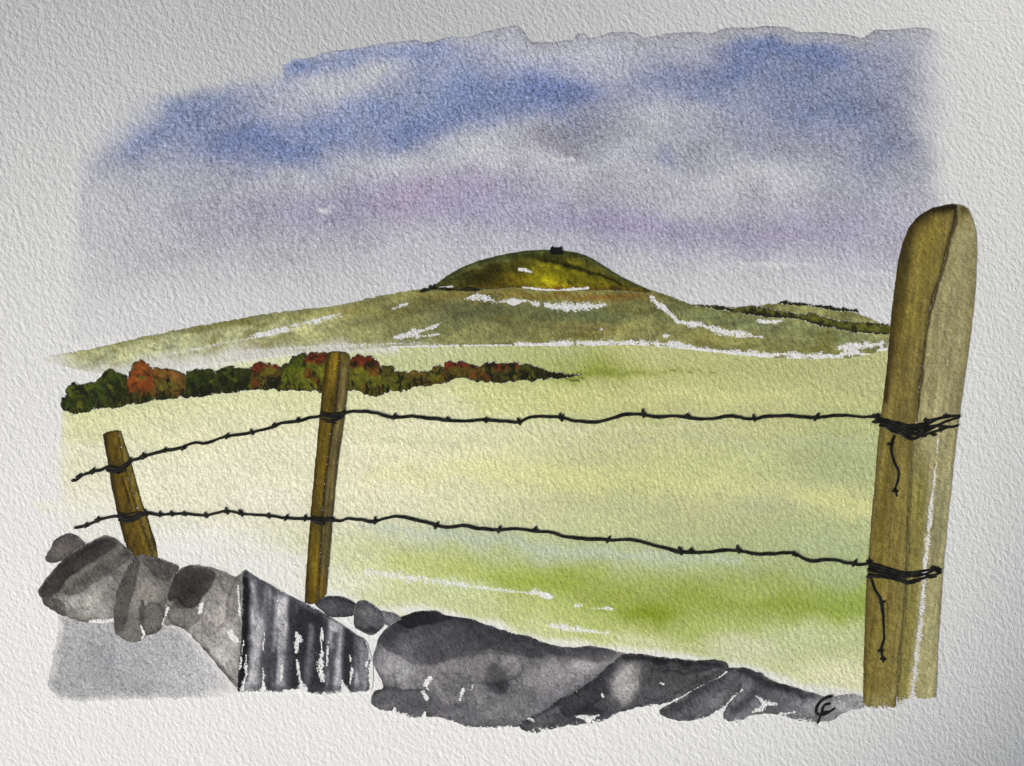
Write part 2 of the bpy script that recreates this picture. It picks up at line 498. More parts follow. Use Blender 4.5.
# ------------------------------------------------------------------ sky
SKY_TOP = [(281,66),(292,59),(308,58),(325,52),(350,49),(392,42),(416,40),(424,43),(451,36.5),(468,37),(486,31),(509,26.5),(517,25),(523,30),(531,42),
           (552,42),(573,40),(576,34),(584,33),(588,38),(600,36),(611,32),(634,32),(644,38),(670,33),(690,32),(712,33),(727,27),(742,28),(767,26),(789,27),
           (796,32),(823,32),(843,34),(863,38),(869,34),(875,29),(886,30),(918,27),(928,28)]
SKY = [(52,352),(60,300),(66,250),(72,200),(74,150),(96,120),(118,96),(160,78),(220,70)] + SKY_TOP + [(958,40),(985,80),(990,160),(992,230),(992,300),(980,345),(880,345),(640,300),(560,258),(480,268),(430,300),(250,325)]
def paint_sky(p):
    x, y = p.x, p.y
    BL = (116,131,171); BL2 = (103,118,164); LV = (157,150,178); GR = (172,173,181); PK = (164,153,172); WH = (190,191,194)
    # grey lavender under-wash
    p.blob(150,170,90,60,(170,173,184),.8).blob(140,235,90,50,(178,178,184),.85).blob(260,215,130,40,(170,169,181),.8)
    p.blob(230,290,200,40,(194,194,196),.7).blob(400,260,140,30,(184,184,188),.6)
    p.blob(700,285,170,30,(190,190,191),.7)
    # lavender belt
    for a in [(350,208,90,22,.7,-4),(470,192,70,24,.85,-8),(430,205,60,14,.5,0),(560,215,70,16,.75,5),(640,228,90,20,.8,4),(740,236,90,20,.75,0),(830,222,70,24,.6,-8),(880,250,50,30,.35,0)]:
        p.blob(a[0],a[1],a[2],a[3],LV,a[4]*.9,a[5])
    p.blob(415,200,40,18,PK,.7,-20).blob(470,182,40,12,PK,.45,-10).blob(560,140,34,16,(138,136,146),.85).blob(590,132,40,14,(140,140,152),.6)
    p.blob(680,150,50,14,(158,158,168),.7).blob(760,140,70,16,(146,149,165),.7,8).blob(815,142,30,14,(156,151,162),.6)
    p.blob(600,185,70,14,(166,165,172),.5).blob(660,190,60,16,(170,169,175),.5).blob(850,190,60,26,(160,160,172),.6)
    # blue
    for a in [(175,120,55,24,.72,-12),(205,105,60,18,.55,-8),(245,140,70,22,.95,-4),(300,150,50,20,.9,0),(150,145,45,16,.6,-30),(345,128,55,22,.85,-6),(420,128,55,20,.98,-14),(385,110,60,14,.7,0),
              (440,85,55,28,.75,-10),(300,72,26,10,.95,-10),(345,62,48,9,.75,-8),(420,55,48,12,.75,-6),(470,100,40,24,.8,0),(500,90,40,22,.75,0),
              (545,85,42,24,.95,0),(575,98,44,22,.95,10),(530,108,40,12,.5,0),(660,78,36,14,.75,-8),(705,80,50,16,.8,-10),(740,66,36,20,1.0,-30),(775,48,50,10,1.0,2),
              (800,75,60,26,.88,0),(830,55,34,16,.9,0),(845,110,44,22,.85,10),(790,112,60,18,.7,10),(870,80,34,34,.55,0),(880,150,36,22,.65,-20),(700,100,40,12,.6,20),(668,153,14,8,.55,0)]:
        p.blob(a[0],a[1],a[2],a[3],BL if a[4] < .9 else BL2,a[4]*.80,a[5])
    p.blob(800,105,150,60,(112,117,140),.26).blob(890,120,50,80,(134,137,156),.15).blob(620,120,60,30,(140,142,154),.4).blob(690,70,60,30,(120,124,142),.3)
    p.mix((168,171,187), .2 * smooth(.0, .34, fbm(p.x0, p.y0 * 1.5, 46, 71, 4)))
    # lifted clouds
    for a in [(370,82,34,10,.55,-8),(330,92,30,10,.45,0),(478,146,34,18,.9,0),(500,160,50,16,.5,0),(400,170,60,12,.5,0),(655,120,32,14,.5,0),(640,142,40,12,.4,0),(740,178,60,16,.75,-6),(800,180,40,12,.5,0),
              (560,170,50,10,.55,0),(690,205,30,8,.4,0),(300,180,60,10,.4,0)]:
        p.blob(a[0],a[1],a[2],a[3],WH,a[4],a[5])
    # thin pale skirt just under the hard top edge
    d, _, _, run = seg_dist(p.x0, p.y0, SKY_TOP)
    sk = (1 - smooth(4, 16, d + 6 * fbm(p.x0, p.y0, 30, 5))) * smooth(440, 500, p.x0)
    p.mix((160,160,166), .75 * sk)
    p.mottle(26, .035, 3).mottle(70, .03, 5)
    # hard tide line along the top
    p.mix((110,109,121), .6 * (1 - smooth(.4, 1.9, d)) * smooth(285, 330, p.x0) * (0.6 + 0.8 * (fbm(p.x0, p.y0, 22, 8) + .35)))
    # brush lifts: hard top, soft below
    for (xa, xb, yy, hgt, am) in [(550,577,157.5,9,.55),(738,782,262,12,.55),(775,824,263,9,.45),(850,896,271.5,10,.45),(316,334,209,7,.8),(326,338,205,7,.5)]:
        p.mix((208,209,210), 1.25 * am * smooth(xa, xa + 3, p.x0) * (1 - smooth(xb - 5, xb, p.x0)) * smooth(yy - 1, yy + 1, p.y0 + 1.5 * fbm(p.x0, p.y0, 9, 4)) * (1 - smooth(yy, yy + hgt, p.y0)))
    p.stroke([(552,163),(574,160)], .6, (150,145,162), .6)
    p.stroke([(896,137),(897,138)], 1.3, (40,40,60), .9)
    # soft outer edges
    lft = 1 - smooth(62, 112, p.x0 + 16 * fbm(p.x0, p.y0, 30, 2) - np.maximum(0, 150 - p.y0) * .0)
    diag = 1 - smooth(-6, 34, (p.x0 - 82) * .62 + (p.y0 - 150) * .78 + 16 * fbm(p.x0, p.y0, 40, 11))
    diag = np.where(p.x0 < 300, diag, 0)
    tl = np.where((p.x0 < 283) & (p.x0 > 60), 1 - smooth(2, 26, p.y0 - np.interp(p.x0, [60,118,160,220,283], [170,98,82,74,62]) + 10 * fbm(p.x0, p.y0, 30, 12)), 0)
    rgt = smooth(904, 952, p.x0 + 26 * fbm(p.x0, p.y0, 40, 4) - .10 * np.maximum(p.y0 - 120, 0))
    bot = smooth(220, 325, p.y0 + 20 * fbm(p.x0, p.y0, 60, 6)) * .80
    bl = (1 - smooth(40, 120, p.x0)) * smooth(250, 340, p.y0)
    m = np.maximum.reduce([lft * .97, (1 - smooth(70, 230, p.x0)) * .55 * smooth(150, 200, p.y0), diag * .9, tl, rgt * .96, bot, bl])
    p.gran *= np.clip(0.45 + 1.1 * np.clip((205 - p.c[:, 0]) / 90, 0, 1), 0.3, 1.4)
    p.fade(m)
    p.fade(1 - smooth(0, 14, p.d) if False else np.where((p.y0 > 60) & ((p.x0 < 130) | (p.x0 > 935) | (p.y0 > 335)), 1 - smooth(0, 12, p.d), 0))
tag(film('sky', SKY, M['sky'], (178,178,187), paint_sky, up=.03, step=2.0, rag=.5, rscale=8, curve=False, warp=9, wscale=36, seed=3), kind='structure')

# ------------------------------------------------------------------ field
FIELD = [(24,500),(40,470),(58,440),(60,410),(80,392),(160,372),(256,352),(330,346),(420,344),(600,343),(760,350),(892,346),(888,400),(880,470),(874,560),(868,640),(866,696),(840,702),(790,690),(740,668),(640,660),(540,650),(470,625),(410,620),(330,612),(250,585),(160,575),(110,560),(66,548),(40,525)]
STONE_TOP = [(40,580),(66,533),(105,536),(150,556),(205,566),(243,571),(310,605),(335,596),(380,612),(420,611),(490,626),(545,643),(612,650),(690,660),(727,665),(760,673),(810,692),(862,697)]
def paint_field(p):
    x, y = p.x, p.y
    p.field_of([(70,425,(190,200,140)),(108,426,(188,197,142)),(150,425,(200,205,160)),(100,450,(212,217,190)),(80,500,(215,218,195)),(150,480,(213,218,194)),(208,476,(212,217,192)),(200,430,(205,210,165)),(260,410,(205,210,165)),(290,450,(210,214,185)),(270,500,(215,218,200)),(200,540,(218,220,205)),(280,560,(216,218,202)),(300,400,(203,208,160)),(120,390,(195,200,150)),(200,380,(200,205,160)),
        (400,430,(205,209,168)),(360,470,(208,211,175)),(428,466,(203,206,165)),(480,471,(197,201,146)),(480,440,(200,204,160)),(430,410,(203,208,165)),(500,400,(195,200,140)),(560,400,(190,195,130)),(560,430,(192,198,150)),(608,446,(185,190,140)),(560,475,(192,196,138)),(640,480,(184,192,134)),(708,396,(182,187,129)),(640,385,(185,188,130)),(700,430,(182,187,138)),(700,470,(184,192,134)),(780,420,(178,183,130)),(798,374,(170,175,120)),(860,380,(172,178,125)),(840,420,(172,180,125)),(838,466,(168,178,130)),(768,506,(172,180,136)),(700,510,(180,186,138)),(830,500,(182,188,132)),
        (620,515,(180,188,140)),(540,510,(188,194,148)),(460,500,(196,201,158)),(400,500,(203,207,170)),(350,520,(208,212,182)),(400,528,(190,198,165)),(460,535,(178,188,155)),(538,551,(172,184,145)),(600,552,(172,184,145)),(660,560,(168,180,140)),(740,555,(165,178,130)),(820,545,(165,177,132)),(850,575,(160,174,125)),(370,560,(195,203,160)),(340,580,(210,214,190)),(400,562,(180,192,120)),(458,572,(172,186,108)),(458,585,(188,198,152)),(520,575,(158,174,86)),(560,580,(150,166,78)),(608,600,(145,160,75)),(650,613,(128,146,48)),
        (700,600,(145,162,75)),(788,606,(144,161,78)),(750,595,(155,170,95)),(850,605,(140,160,75)),(700,625,(160,175,100)),(600,622,(170,184,110)),(560,612,(172,186,112)),(468,606,(188,198,145)),(420,605,(196,203,155)),(540,625,(190,199,145)),(640,640,(195,201,155)),(748,646,(190,197,160)),(800,640,(182,192,145)),(850,640,(180,190,140)),(850,675,(200,204,165)),(560,350,(165,173,118)),(568,360,(155,165,100)),(450,352,(178,186,140)),(480,360,(170,178,125)),(650,356,(175,180,125)),(720,362,(172,178,120)),(600,372,(140,150,75)),(640,371,(165,172,105))], .34, 6, 1.6)
    p.mix((224,221,192), .42 * (1 - smooth(360, 640, x)) * smooth(395, 430, y) * (1 - smooth(500, 545, y)))
    p.stroke([(370,474),(480,470),(640,484),(760,490),(880,512)], [13,17,16,16,12], (213,211,146), .30, 1.0, .5)
    p.stroke([(380,440),(520,446),(680,440),(800,448)], [5,6,7,5], (180,188,148), .38, 1.0, .6)
    p.stroke([(600,400),(740,396),(880,402)], [8,11,8], (203,202,140), .28, 1.0, .6)
    p.stroke([(400,424),(560,428),(700,424)], [4,5,4], (222,223,200), .2, 1.0, .6)
    p.stroke([(360,524),(470,538),(600,553),(740,560)], [7,9,9,8], (176,189,170), .55, 1.0, .5)
    p.stroke([(780,440),(880,446)], [9,12], (166,180,142), .4, 1.0)
    p.stroke([(560,376),(600,374.5),(660,371),(720,370)], [1.6,1.4,1.0,.6], (112,126,48), .7, .8)
    p.stroke([(556,378),(574,380),(588,382)], [1.0,1.0,.6], (40,42,20), .85, .7)
    p.blob(590,376,46,4,(118,132,46),.75,-3).blob(640,371,60,3,(140,150,80),.5,-4)
    p.blob(650,612,30,6,(120,140,36),.6,4).blob(535,582,50,7,(138,158,60),.5,8).blob(780,608,80,6,(132,152,58),.5,4)
    p.mottle(40, .02, 3, 3.0, .7).mottle(14, .02, 8, 2.0, .8)
    # unpainted rim along the wall
    ds, _, _, _ = seg_dist(p.x0, p.y0, STONE_TOP)
    p.fade(np.where(p.x0 > 330, (1 - smooth(1, 10, ds + 6 * fbm(p.x0, p.y0, 20, 4))) * .85, (1 - smooth(4, 60, ds)) * .75))
    # lifted streaks
    p.dry([(366,572),(400,577),(440,581),(468,586),(520,592),(552,597)], [4.4,6.2,5,2.4,2.2,2.2], 1.6, 1.0)
    p.dry([(535,591),(541,593),(549,596)], 2.6, 1.8, .8); p.dry([(576,606),(581,606)], 2.4, 1.7); p.dry([(590,608),(604,608),(612,609)], [1.2,1,2.4], 1.7)
    p.dry([(550,626),(575,629),(608,633)], [3.4,3.6,2.4], 1.7, .9)
    p.dry([(370,600),(420,603)], 3, .9, 1.0)
    # left side fades out through dry ends
    lf = 1 - smooth(50, 72, p.x0 + 5 * fbm(p.x0, p.y0, 20, 21))
    band = np.exp(-((p.y0 - 508) / 6.5) ** 2)
    p.fade(np.clip(lf * (1 - .75 * band), 0, 1))
    p.fade(np.where(p.x0 < 62, 1 - smooth(0, 8, p.d), 0))
    p.fade((1 - smooth(0, 10, p.d)) * (p.y0 > 500) * (p.x0 < 400))
    up = np.where(p.x0 < 400, (1 - smooth(0, 14, p.d)) * (p.y0 < 400), 0); p.fade(up)
    p.gran *= 0.8
tag(film('field', FIELD, M['field'], (200,204,160), paint_field, up=.05, step=2.0, rag=.8, rscale=8, curve=False, warp=6, wscale=30, seed=11, tone=(1.065,1.05,1.06)), kind='structure')

# ------------------------------------------------------------------ long hillside
HS_TOP = [(42,360),(50,356),(60,354.5),(100,347),(130,340),(150,335),(200,326),(256,315),(300,309.5),(340,305),(360,300),(400,292),(420,289),(436,288)]
HILLSIDE = HS_TOP + [(470,286),(560,284),(640,287),(652,290),(665,294),(690,304),(712,306),(740,308),(768,304),(800,303),(840,308),(870,318),(893,330),(890,350),
            (850,358),(800,359),(760,357),(700,351),(640,345),(560,346),(480,346),(395,348),(300,353),(210,364),(140,373),(100,374),(76,369),(56,365)]
def paint_hillside(p):
    p.blob(110,356,90,14,(190,196,152),.9,-12).blob(60,358,20,8,(196,190,128),.7).blob(240,335,110,14,(182,188,144),.8,-10).blob(300,335,80,10,(186,184,134),.7,-10)
    p.stroke([(60,356),(150,338),(256,318),(340,308),(420,291)], [3,5,6,5,4], (150,152,104), .75, .9)
    p.blob(402,311,40,9,(114,108,62),.85,-12).blob(350,312,30,6,(156,140,72),.6,-12).blob(300,314,30,5,(150,138,66),.6,-8)
    p.blob(480,312,60,15,(112,116,86),.9,-6).blob(540,318,70,9,(124,128,90),.85).blob(600,314,70,7,(112,122,88),.85).blob(660,308,40,8,(128,130,86),.8,20)
    p.blob(470,335,90,9,(140,144,104),.8).blob(585,330,60,7,(148,132,82),.7).blob(520,332,60,7,(146,148,102),.6)
    p.blob(560,296,80,5,(154,136,70),.85).blob(610,297,50,4,(140,100,46),.7).blob(450,296,40,6,(160,142,78),.7).blob(520,294,40,4,(146,128,66),.7)
    p.blob(700,315,40,8,(128,136,98),.85,14).blob(740,322,40,6,(130,140,108),.8,8).blob(820,335,60,9,(136,148,110),.8,10).blob(720,338,50,6,(158,152,96),.8,8).blob(780,346,60,5,(162,166,112),.8,2)
    p.blob(845,352,50,4,(150,150,88),.8).blob(870,340,25,8,(168,174,136),.6)
    p.stroke([(655,292),(690,304),(730,310),(770,308)], 4, (100,104,62), .55, .9)
    p.blob(170,352,150,26,(212,214,190),.72,-10).stroke([(58,354),(150,337),(256,317),(340,307)], [2,3,4,3], (160,164,122), .6, 1.0)
    p.bloom(26, 3, .07, .12, 1, 2.0, .7, -8).mottle(16, .09, 3, 1.6, .8, -8).mottle(5, .09, 6)
    p.patches(22, (120,112,60), .12, .4, .5, 5, 1.8, .7, -10)
    p.edge(1.4, (104,104,60), .35)
    for s in [([(290,326),(316,320),(340,314)],[.8,2.4,1.0]),([(256,335),(285,329)],[1.5,3]),([(393,309),(400,306),(408,303)],[1.4,2.6,1.6]),([(394,338),(405,335),(418,332),(432,327),(441,323)],[2,4.6,5.4,3,1.2]),
              ([(418,337),(440,334)],[2,1.4]),([(464,298.5),(480,296.5),(494,301),(512,302.5)],[1.6,4.2,4,3.5]),([(512,302),(528,300.5),(538,305)],[3,3,2.4]),([(546,306),(560,306),(580,307.5),(606,305)],[3,4.6,4.6,2]),
              ([(516,345),(530,344.5),(560,343.5),(600,343),(625,342),(655,343),(680,345),(692,349),(712,351),(735,353),(762,356),(784,354)],[2.4,3,4.4,4,4.6,3.6,3.4,4.2,3.2,3.4,4.4,2]),
              ([(652,297),(658,304),(664,307)],[2.6,3.4,2]),([(666,311),(675,318),(677,322)],[2.4,2.4,1.6]),([(679,322),(700,325),(722,331),(735,333),(762,337)],[2,4.2,3.8,3.2,2]),
              ([(784,354),(810,356),(838,357)],[3,4,3]),([(838,348),(855,346),(880,344)],[2,5.2,5.6]),([(842,354),(868,354)],[2.4,2]),([(758,321),(770,322),(781,321)],[1.5,3.4,1.5]),
              ([(664,335.5),(674,335.5)],1.3),([(392,347),(430,346),(512,345)],[1.4,.8,.8]),([(600,329.5),(601,330)],1.5),([(878,350),(890,350)],[3,5])]:
        p.dry(s[0], s[1], 2.0, .9, .8)
    # fades into the sheet below on the left
    lower = np.interp(p.x0, [40,60,130,210,300,395,460,520], [366,372,362,352,345,345,352,360])
    p.fade(np.where(p.x0 < 460, smooth(-10, 8, p.y0 - lower + 8 * fbm(p.x0, p.y0, 18, 9)) * .82, 0))
    p.fade((1 - smooth(42, 92, p.x0 - .9 * (p.y0 - 356) + 8 * fbm(p.x0, p.y0, 14, 3))) * .9)
    p.dry([(160,356),(230,342),(290,330),(345,316)], [1.5,2.6,2.4,1.2], 1.35, 1.0)
    p.dry([(240,352),(330,346),(420,343)], [2.5,3,1.4], 1.4, 1.0)
tag(film('hillside', HILLSIDE, M['hill'], (166,166,118), paint_hillside, up=.08, step=1.5, rag=.9, rscale=5, curve=False, warp=3, wscale=14, seed=21, tone=(.86,.86,.77)), kind='structure')

# ------------------------------------------------------------------ domed hill and the tower on it
HILL = [(433,289.5),(438,283),(446,276.5),(455,271),(466,265.5),(485,259),(512,253),(532,250.3),(555,250.3),(575,252.5),(590,257.5),(604,266),(620,276),(636,284),(650,290.5),(646,292.5),(625,290.5),(600,290),(575,290.5),(545,290.5),(512,287.5),(490,289.5),(470,289)]
def paint_hill(p):
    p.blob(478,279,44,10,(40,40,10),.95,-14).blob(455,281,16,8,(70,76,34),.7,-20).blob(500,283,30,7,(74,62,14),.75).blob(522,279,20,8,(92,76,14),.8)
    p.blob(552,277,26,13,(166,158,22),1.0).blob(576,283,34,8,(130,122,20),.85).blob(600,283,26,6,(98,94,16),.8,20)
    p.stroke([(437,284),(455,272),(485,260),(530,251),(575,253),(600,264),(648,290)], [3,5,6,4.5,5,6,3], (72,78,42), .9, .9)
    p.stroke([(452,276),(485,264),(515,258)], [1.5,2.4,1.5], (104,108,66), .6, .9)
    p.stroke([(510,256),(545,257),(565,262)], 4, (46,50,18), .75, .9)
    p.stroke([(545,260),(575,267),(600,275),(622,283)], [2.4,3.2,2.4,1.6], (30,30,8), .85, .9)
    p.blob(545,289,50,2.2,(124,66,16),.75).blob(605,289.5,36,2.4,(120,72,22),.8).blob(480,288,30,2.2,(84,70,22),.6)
    p.mottle(9, .16, 3, 1.5, .8, 12).mottle(4, .10, 6)
    p.bloom(12, 2, .12, .2, 3, 1.5, .8, 12).patches(10, (40,40,10), .12, .36, .6, 2, 1.6, .7, 15)
    p.edge(1.3, (48,54,28), .6)
    p.dry([(519,269.5),(525,270),(531,272)], [1.2,2.0,1.2], 2.2, .5, .3)
    p.dry([(523,287.5),(540,289.5),(556,291),(570,289.5),(588,288)], [1,1.5,1.4,1.7,1], 2.2, .5, .5)
    p.dry([(440,287.5),(452,286.5)], [1,1.4], 2.0, .6)
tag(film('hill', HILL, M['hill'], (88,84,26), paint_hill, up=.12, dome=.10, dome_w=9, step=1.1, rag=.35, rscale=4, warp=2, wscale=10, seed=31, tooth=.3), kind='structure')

t = film('stone_tower', [(550.3,253.5),(550.6,247.5),(552.2,246.2),(554,247.8),(556.5,247.4),(558.5,247.8),(560.3,246.2),(562,247.4),(562.3,253.8),(556,254.6)], M['leaf'], (15,15,14),
         lambda p: p.mottle(3, .2).blob(559,250,2,3,(30,29,26),.5), up=.24, dome=.06, dome_w=2, step=.6, rag=.2, rscale=2, warp=0, seed=5, tooth=0)
tag(t, 'tiny dark square tower on the summit of the domed hill', 'tower')

# ------------------------------------------------------------------ hedges on the right and shrubs by the hill
def lumpy(top, bottom, amp, scale, seed):
    P = np.vstack([catmull(top, 1.2), catmull(bottom, 1.2)[::-1]])
    return ragged(ragged(P, amp * 1.3, scale, seed), amp * .5, 2, seed + 1)
def paint_far_hedge(p):
    p.mottle(5, .3, 3).patches(7, (30,32,16), .02, .22, .85, 3).patches(9, (116,112,40), .16, .36, .7, 9)
    p.stroke([(700,309),(740,314),(768,316),(810,323),(850,333),(892,336)], [1,2,4,4,4.5,3], (26,28,16), .8, .8)
    p.edge(1.0, (34,36,16), .5)
h1 = film('hedge', lumpy([(696,305),(715,305.5),(732,308),(746,306),(752,305),(770,309),(800,314),(812,313),(830,318),(850,322),(872,323),(892,325)],
                          [(696,307),(715,309),(740,313),(768,317),(800,319.5),(815,325),(838,329),(862,333),(892,335)], .9, 4, 3), M['leaf'], (86,88,34), paint_far_hedge,
          up=.16, dome=.06, dome_w=3, step=.9, rag=0, warp=1, wscale=6, seed=41, curve=False)
tag(h1, 'dark olive hedge running downhill to the big post across the right slope', 'hedge')
h2 = film('hedge', lumpy([(779,302),(786,300.5),(792,302.5),(800,302),(812,305),(822,305.5),(834,307),(846,308.5),(858,309.5)], [(779,304),(790,305),(802,305.5),(812,306.6),(822,309),(838,311),(850,312),(859,313.5)], .9, 3, 8),
          M['leaf'], (34,36,20), lambda p: p.mottle(4, .35, 2), up=.15, dome=.05, dome_w=2, step=.7, rag=0, warp=0, seed=43, curve=False)
tag(h2, 'thin black broken hedge along the skyline above the olive hedge', 'hedge')
s1 = film('shrub', [(419,291.5),(424,288),(428,289),(429,285.5),(431,285),(432.5,287),(434,283.5),(436,286),(437,289.5),(433,290),(429,290.5),(424,292.5)], M['leaf'], (30,32,20), lambda p: p.mottle(3, .3), up=.2, dome=.05, dome_w=2, step=.6, rag=.25, rscale=2, warp=0, seed=45, tooth=.2)
tag(s1, 'small black shrub at the left foot of the domed hill', 'shrub')
s2 = film('shrub', [(438,289.3),(444,287),(450,289),(460,289.3),(468,286.8),(476,288),(480,290.5),(470,291.3),(455,290.6),(446,290.8)], M['leaf'], (34,34,20), lambda p: p.mottle(3, .3), up=.22, dome=.05, dome_w=2, step=.6, rag=.25, rscale=2, warp=0, seed=46, tooth=.2)
tag(s2, 'flat dark shrub line under the dark left end of the domed hill', 'shrub')

# ------------------------------------------------------------------ autumn hedgerow: bush by bush
HT = [(62,396),(66,388),(72,383),(80,384),(90,381),(100,376),(106,370),(115,369),(122,374),(128,372),(134,362),(140,360),(150,364),(160,368),(175,371),(185,373),(195,370),(215,369),(230,367),(245,366),(250,363),(265,362),(280,365),(286,362),(300,354),(315,352),(330,353),(345,357),
      (352,358),(360,354.5),(370,355.5),(380,362),(390,366.5),(397,371),(405,370),(425,371.5),(440,364),(452,360.5),(465,362),(475,364.5),(490,361),(500,364),(520,362),(535,366),(548,370.5),(566,374),(584,375.6)]
HB = [(62,412),(80,414.5),(105,409),(130,405),(160,400.5),(200,397),(256,389.5),(290,391),(322,391),(350,391.5),(375,395.5),(400,391),(430,386),(440,384.5),(512,382.5),(545,380),(566,377.5),(584,376.8)]
_ht = np.array(HT); _hb = np.array(HB)
T_ = lambda x: np.interp(x, _ht[:, 0], _ht[:, 1]); B_ = lambda x: np.interp(x, _hb[:, 0], _hb[:, 1])
OL = (96,98,30); DG = (46,56,20); MG = (84,100,30); RU = (150,74,32); RR = (132,54,32); BR = (104,84,34); OR = (168,94,44); DK = (28,30,16); YO = (132,132,44)
BUSHES = [  # x0, x1, top colour, middle colour, low colour, lift of the top, label
    (62,99,MG,DG,(64,76,24),0,'leafy dark green bush at the left end of the autumn hedgerow'),
    (92,130,(70,84,26),(44,54,20),DG,0,'second bush of the hedgerow, round and deep green'),
    (124,156,OR,RU,(58,64,26),0,'orange rust tree rising near the left of the hedgerow'),
    (148,190,(150,104,50),(112,86,38),(50,58,22),0,'low brown and olive bush right of the orange tree'),
    (182,218,(60,72,24),DG,DK,0,'dark green bush with a black underside left of the red crest'),
    (210,252,(72,86,28),DG,(50,58,20),0,'bottle green bush beside the first red crowned bush'),
    (246,288,RR,(84,66,28),(70,68,24),0,'rust red crowned bush left of the tall green one'),
    (276,312,(66,74,26),(104,114,32),OL,0,'tall olive green bush just left of the middle post'),
    (300,340,RR,(112,116,34),OL,0,'red crested olive bush behind the top of the middle post'),
    (346,386,RR,(112,110,36),OL,0,'red topped bush just right of the middle post'),
    (378,412,(98,92,34),(110,106,40),OL,0,'small yellow olive bush right of the middle post'),
    (404,444,(128,104,44),(104,92,34),BR,0,'low brown bush in the dip of the hedgerow'),
    (436,484,RR,(102,86,34),(76,74,30),0,'long red topped bush over a pale arch of field'),
    (478,524,(132,62,30),(88,84,32),(60,60,26),0,'brownish red bush near the thin right end of the hedgerow'),
    (516,582,(84,82,34),(64,64,26),DK,0,'thin dark olive tail bush at the right end of the hedgerow'),
]
def build_bush(k, b):
    x0, x1, ct, cm, cl, lift, label = b
    xs = np.linspace(x0, x1, 40); t = (xs - (x0 + x1) / 2) / ((x1 - x0) / 2)
    rnd = 1 - np.sqrt(np.clip(1 - np.clip((np.abs(t) - .45) / .55, 0, 1) ** 2, 0, 1))
    top = T_(xs); bot = B_(xs)
    if k == 14: rnd = rnd * .3; 
    tp = top + (bot - top) * rnd * .46
    bt = bot - (bot - top) * rnd * .12
    if k == 12:   # the hedge lifts here over a light arch of field
        bt = bt - 6.5 * np.exp(-((xs - 464) / 13.0) ** 2)
    P = np.vstack([np.stack([xs, tp], 1), np.stack([xs, bt], 1)[::-1]])
    P = ragged(catmull_linear(P, 1.0), 2.0, 7, 60 + k); P = ragged(P, .9, 2.5, 80 + k)
    def paint(p):
        f = (p.y0 - T_(p.x0)) / np.maximum(B_(p.x0) - T_(p.x0), 2) + .35 * fbm(p.x0, p.y0, 8, 300 + k)
        p.mix(cm, smooth(.12, .42, f)); p.mix(cl, smooth(.6, .95, f))
        p.mottle(7, .20, 5).mottle(3, .16, 9)
        p.patches(8, DK, .14, .30, .85, 11, 1, 1.2); p.patches(9, YO, .20, .42, .75, 17); p.patches(11, RU if k in (2,3,6,8,9,12,13) else MG, .15, .36, .55, 23)
        # little dark stems and leaf clumps
        r = np.random.default_rng(900 + k)
        for _ in range(int((x1 - x0) / 6)):
            sx = r.uniform(x0 + 3, x1 - 3); yb = B_(sx) - r.uniform(0, 3); hgt = r.uniform(3, 9)
            p.stroke([(sx, yb), (sx + r.uniform(-2, 2), yb - hgt)], r.uniform(.7, 1.3), (22,22,12), .85, .6)
        for _ in range(int((x1 - x0) / 5)):
            sx = r.uniform(x0 + 3, x1 - 3); sy = T_(sx) + 2 + (B_(sx) - T_(sx) - 3) * r.uniform(); a = r.uniform(0, 6.28); R = r.uniform(2, 4.5)
            arc = [(sx + R * math.cos(a + q), sy + R * math.sin(a + q)) for q in np.linspace(0, 2.4, 7)]
            p.stroke(arc, r.uniform(.5, .9), (26,28,14), .7, .7)
        p.edge(1.1, (40,34,16), .65)
    o = film('bush', P, M['leaf'], ct, paint, up=.14 + .008 * (k % 3), dome=.06, dome_w=3, step=.9, rag=0, warp=1.5, wscale=6, seed=100 + 7 * k, curve=False, tone=(.80,.80,.70))
    tag(o, label, 'bush', 'bushes of the autumn hedgerow')
for k, b in enumerate(BUSHES): build_bush(k, b)

# ------------------------------------------------------------------ fence posts
def wood_grain(p, ang, amt, seed, scale=5.0):
    p.mottle(scale, amt * 1.3, seed, .5, 9.0, ang); p.mottle(2.4, amt * .9, seed + 3, .6, 8.0, ang); p.mottle(5, amt * .7, seed + 6)

post = empty('fence_post', 144, 556)
tag(post, 'short leaning ochre fence post at the left, its foot behind the boulders', 'fence post', 'fence posts')
def paint_lp(p):
    p.stroke([(104,434),(109,462),(115,495),(122,530),(131,556)], [3,4,4,4,4], (66,50,16), .85, .9)
    p.stroke([(116,432),(122,460),(130,495),(140,530),(150,558)], [3,3.4,3.4,3.4,3], (164,128,48), .8, .9)
    p.stroke([(122,478),(126,490),(132,508)], [1,1.4,.8], (40,28,10), .8, .7)
    p.stroke([(113,520),(124,520)], 6, (60,48,20), .4, 1).stroke([(110,470),(128,466)], 6, (60,48,20), .4, 1)
    wood_grain(p, 104 - 90, .12, 2); p.edge(1.3, (46,34,12), .75); p.blob(133,548,7,8,(86,62,14),.6)
film('front_face', [(102.8,434.5),(107,432),(117,430),(118.5,436),(124,462),(132,492),(142,524),(150,545),(154,562),(140,562),(130,556),(124,540),(118,516),(112,488),(107,458)], M['wood'], (122,92,28), paint_lp,
     tooth=.5, tone=(.74,.78,.62), up=.15, dome=.05, dome_w=4, step=.9, rag=.35, rscale=5, warp=.8, wscale=8, seed=131, parent=post, curve=False)
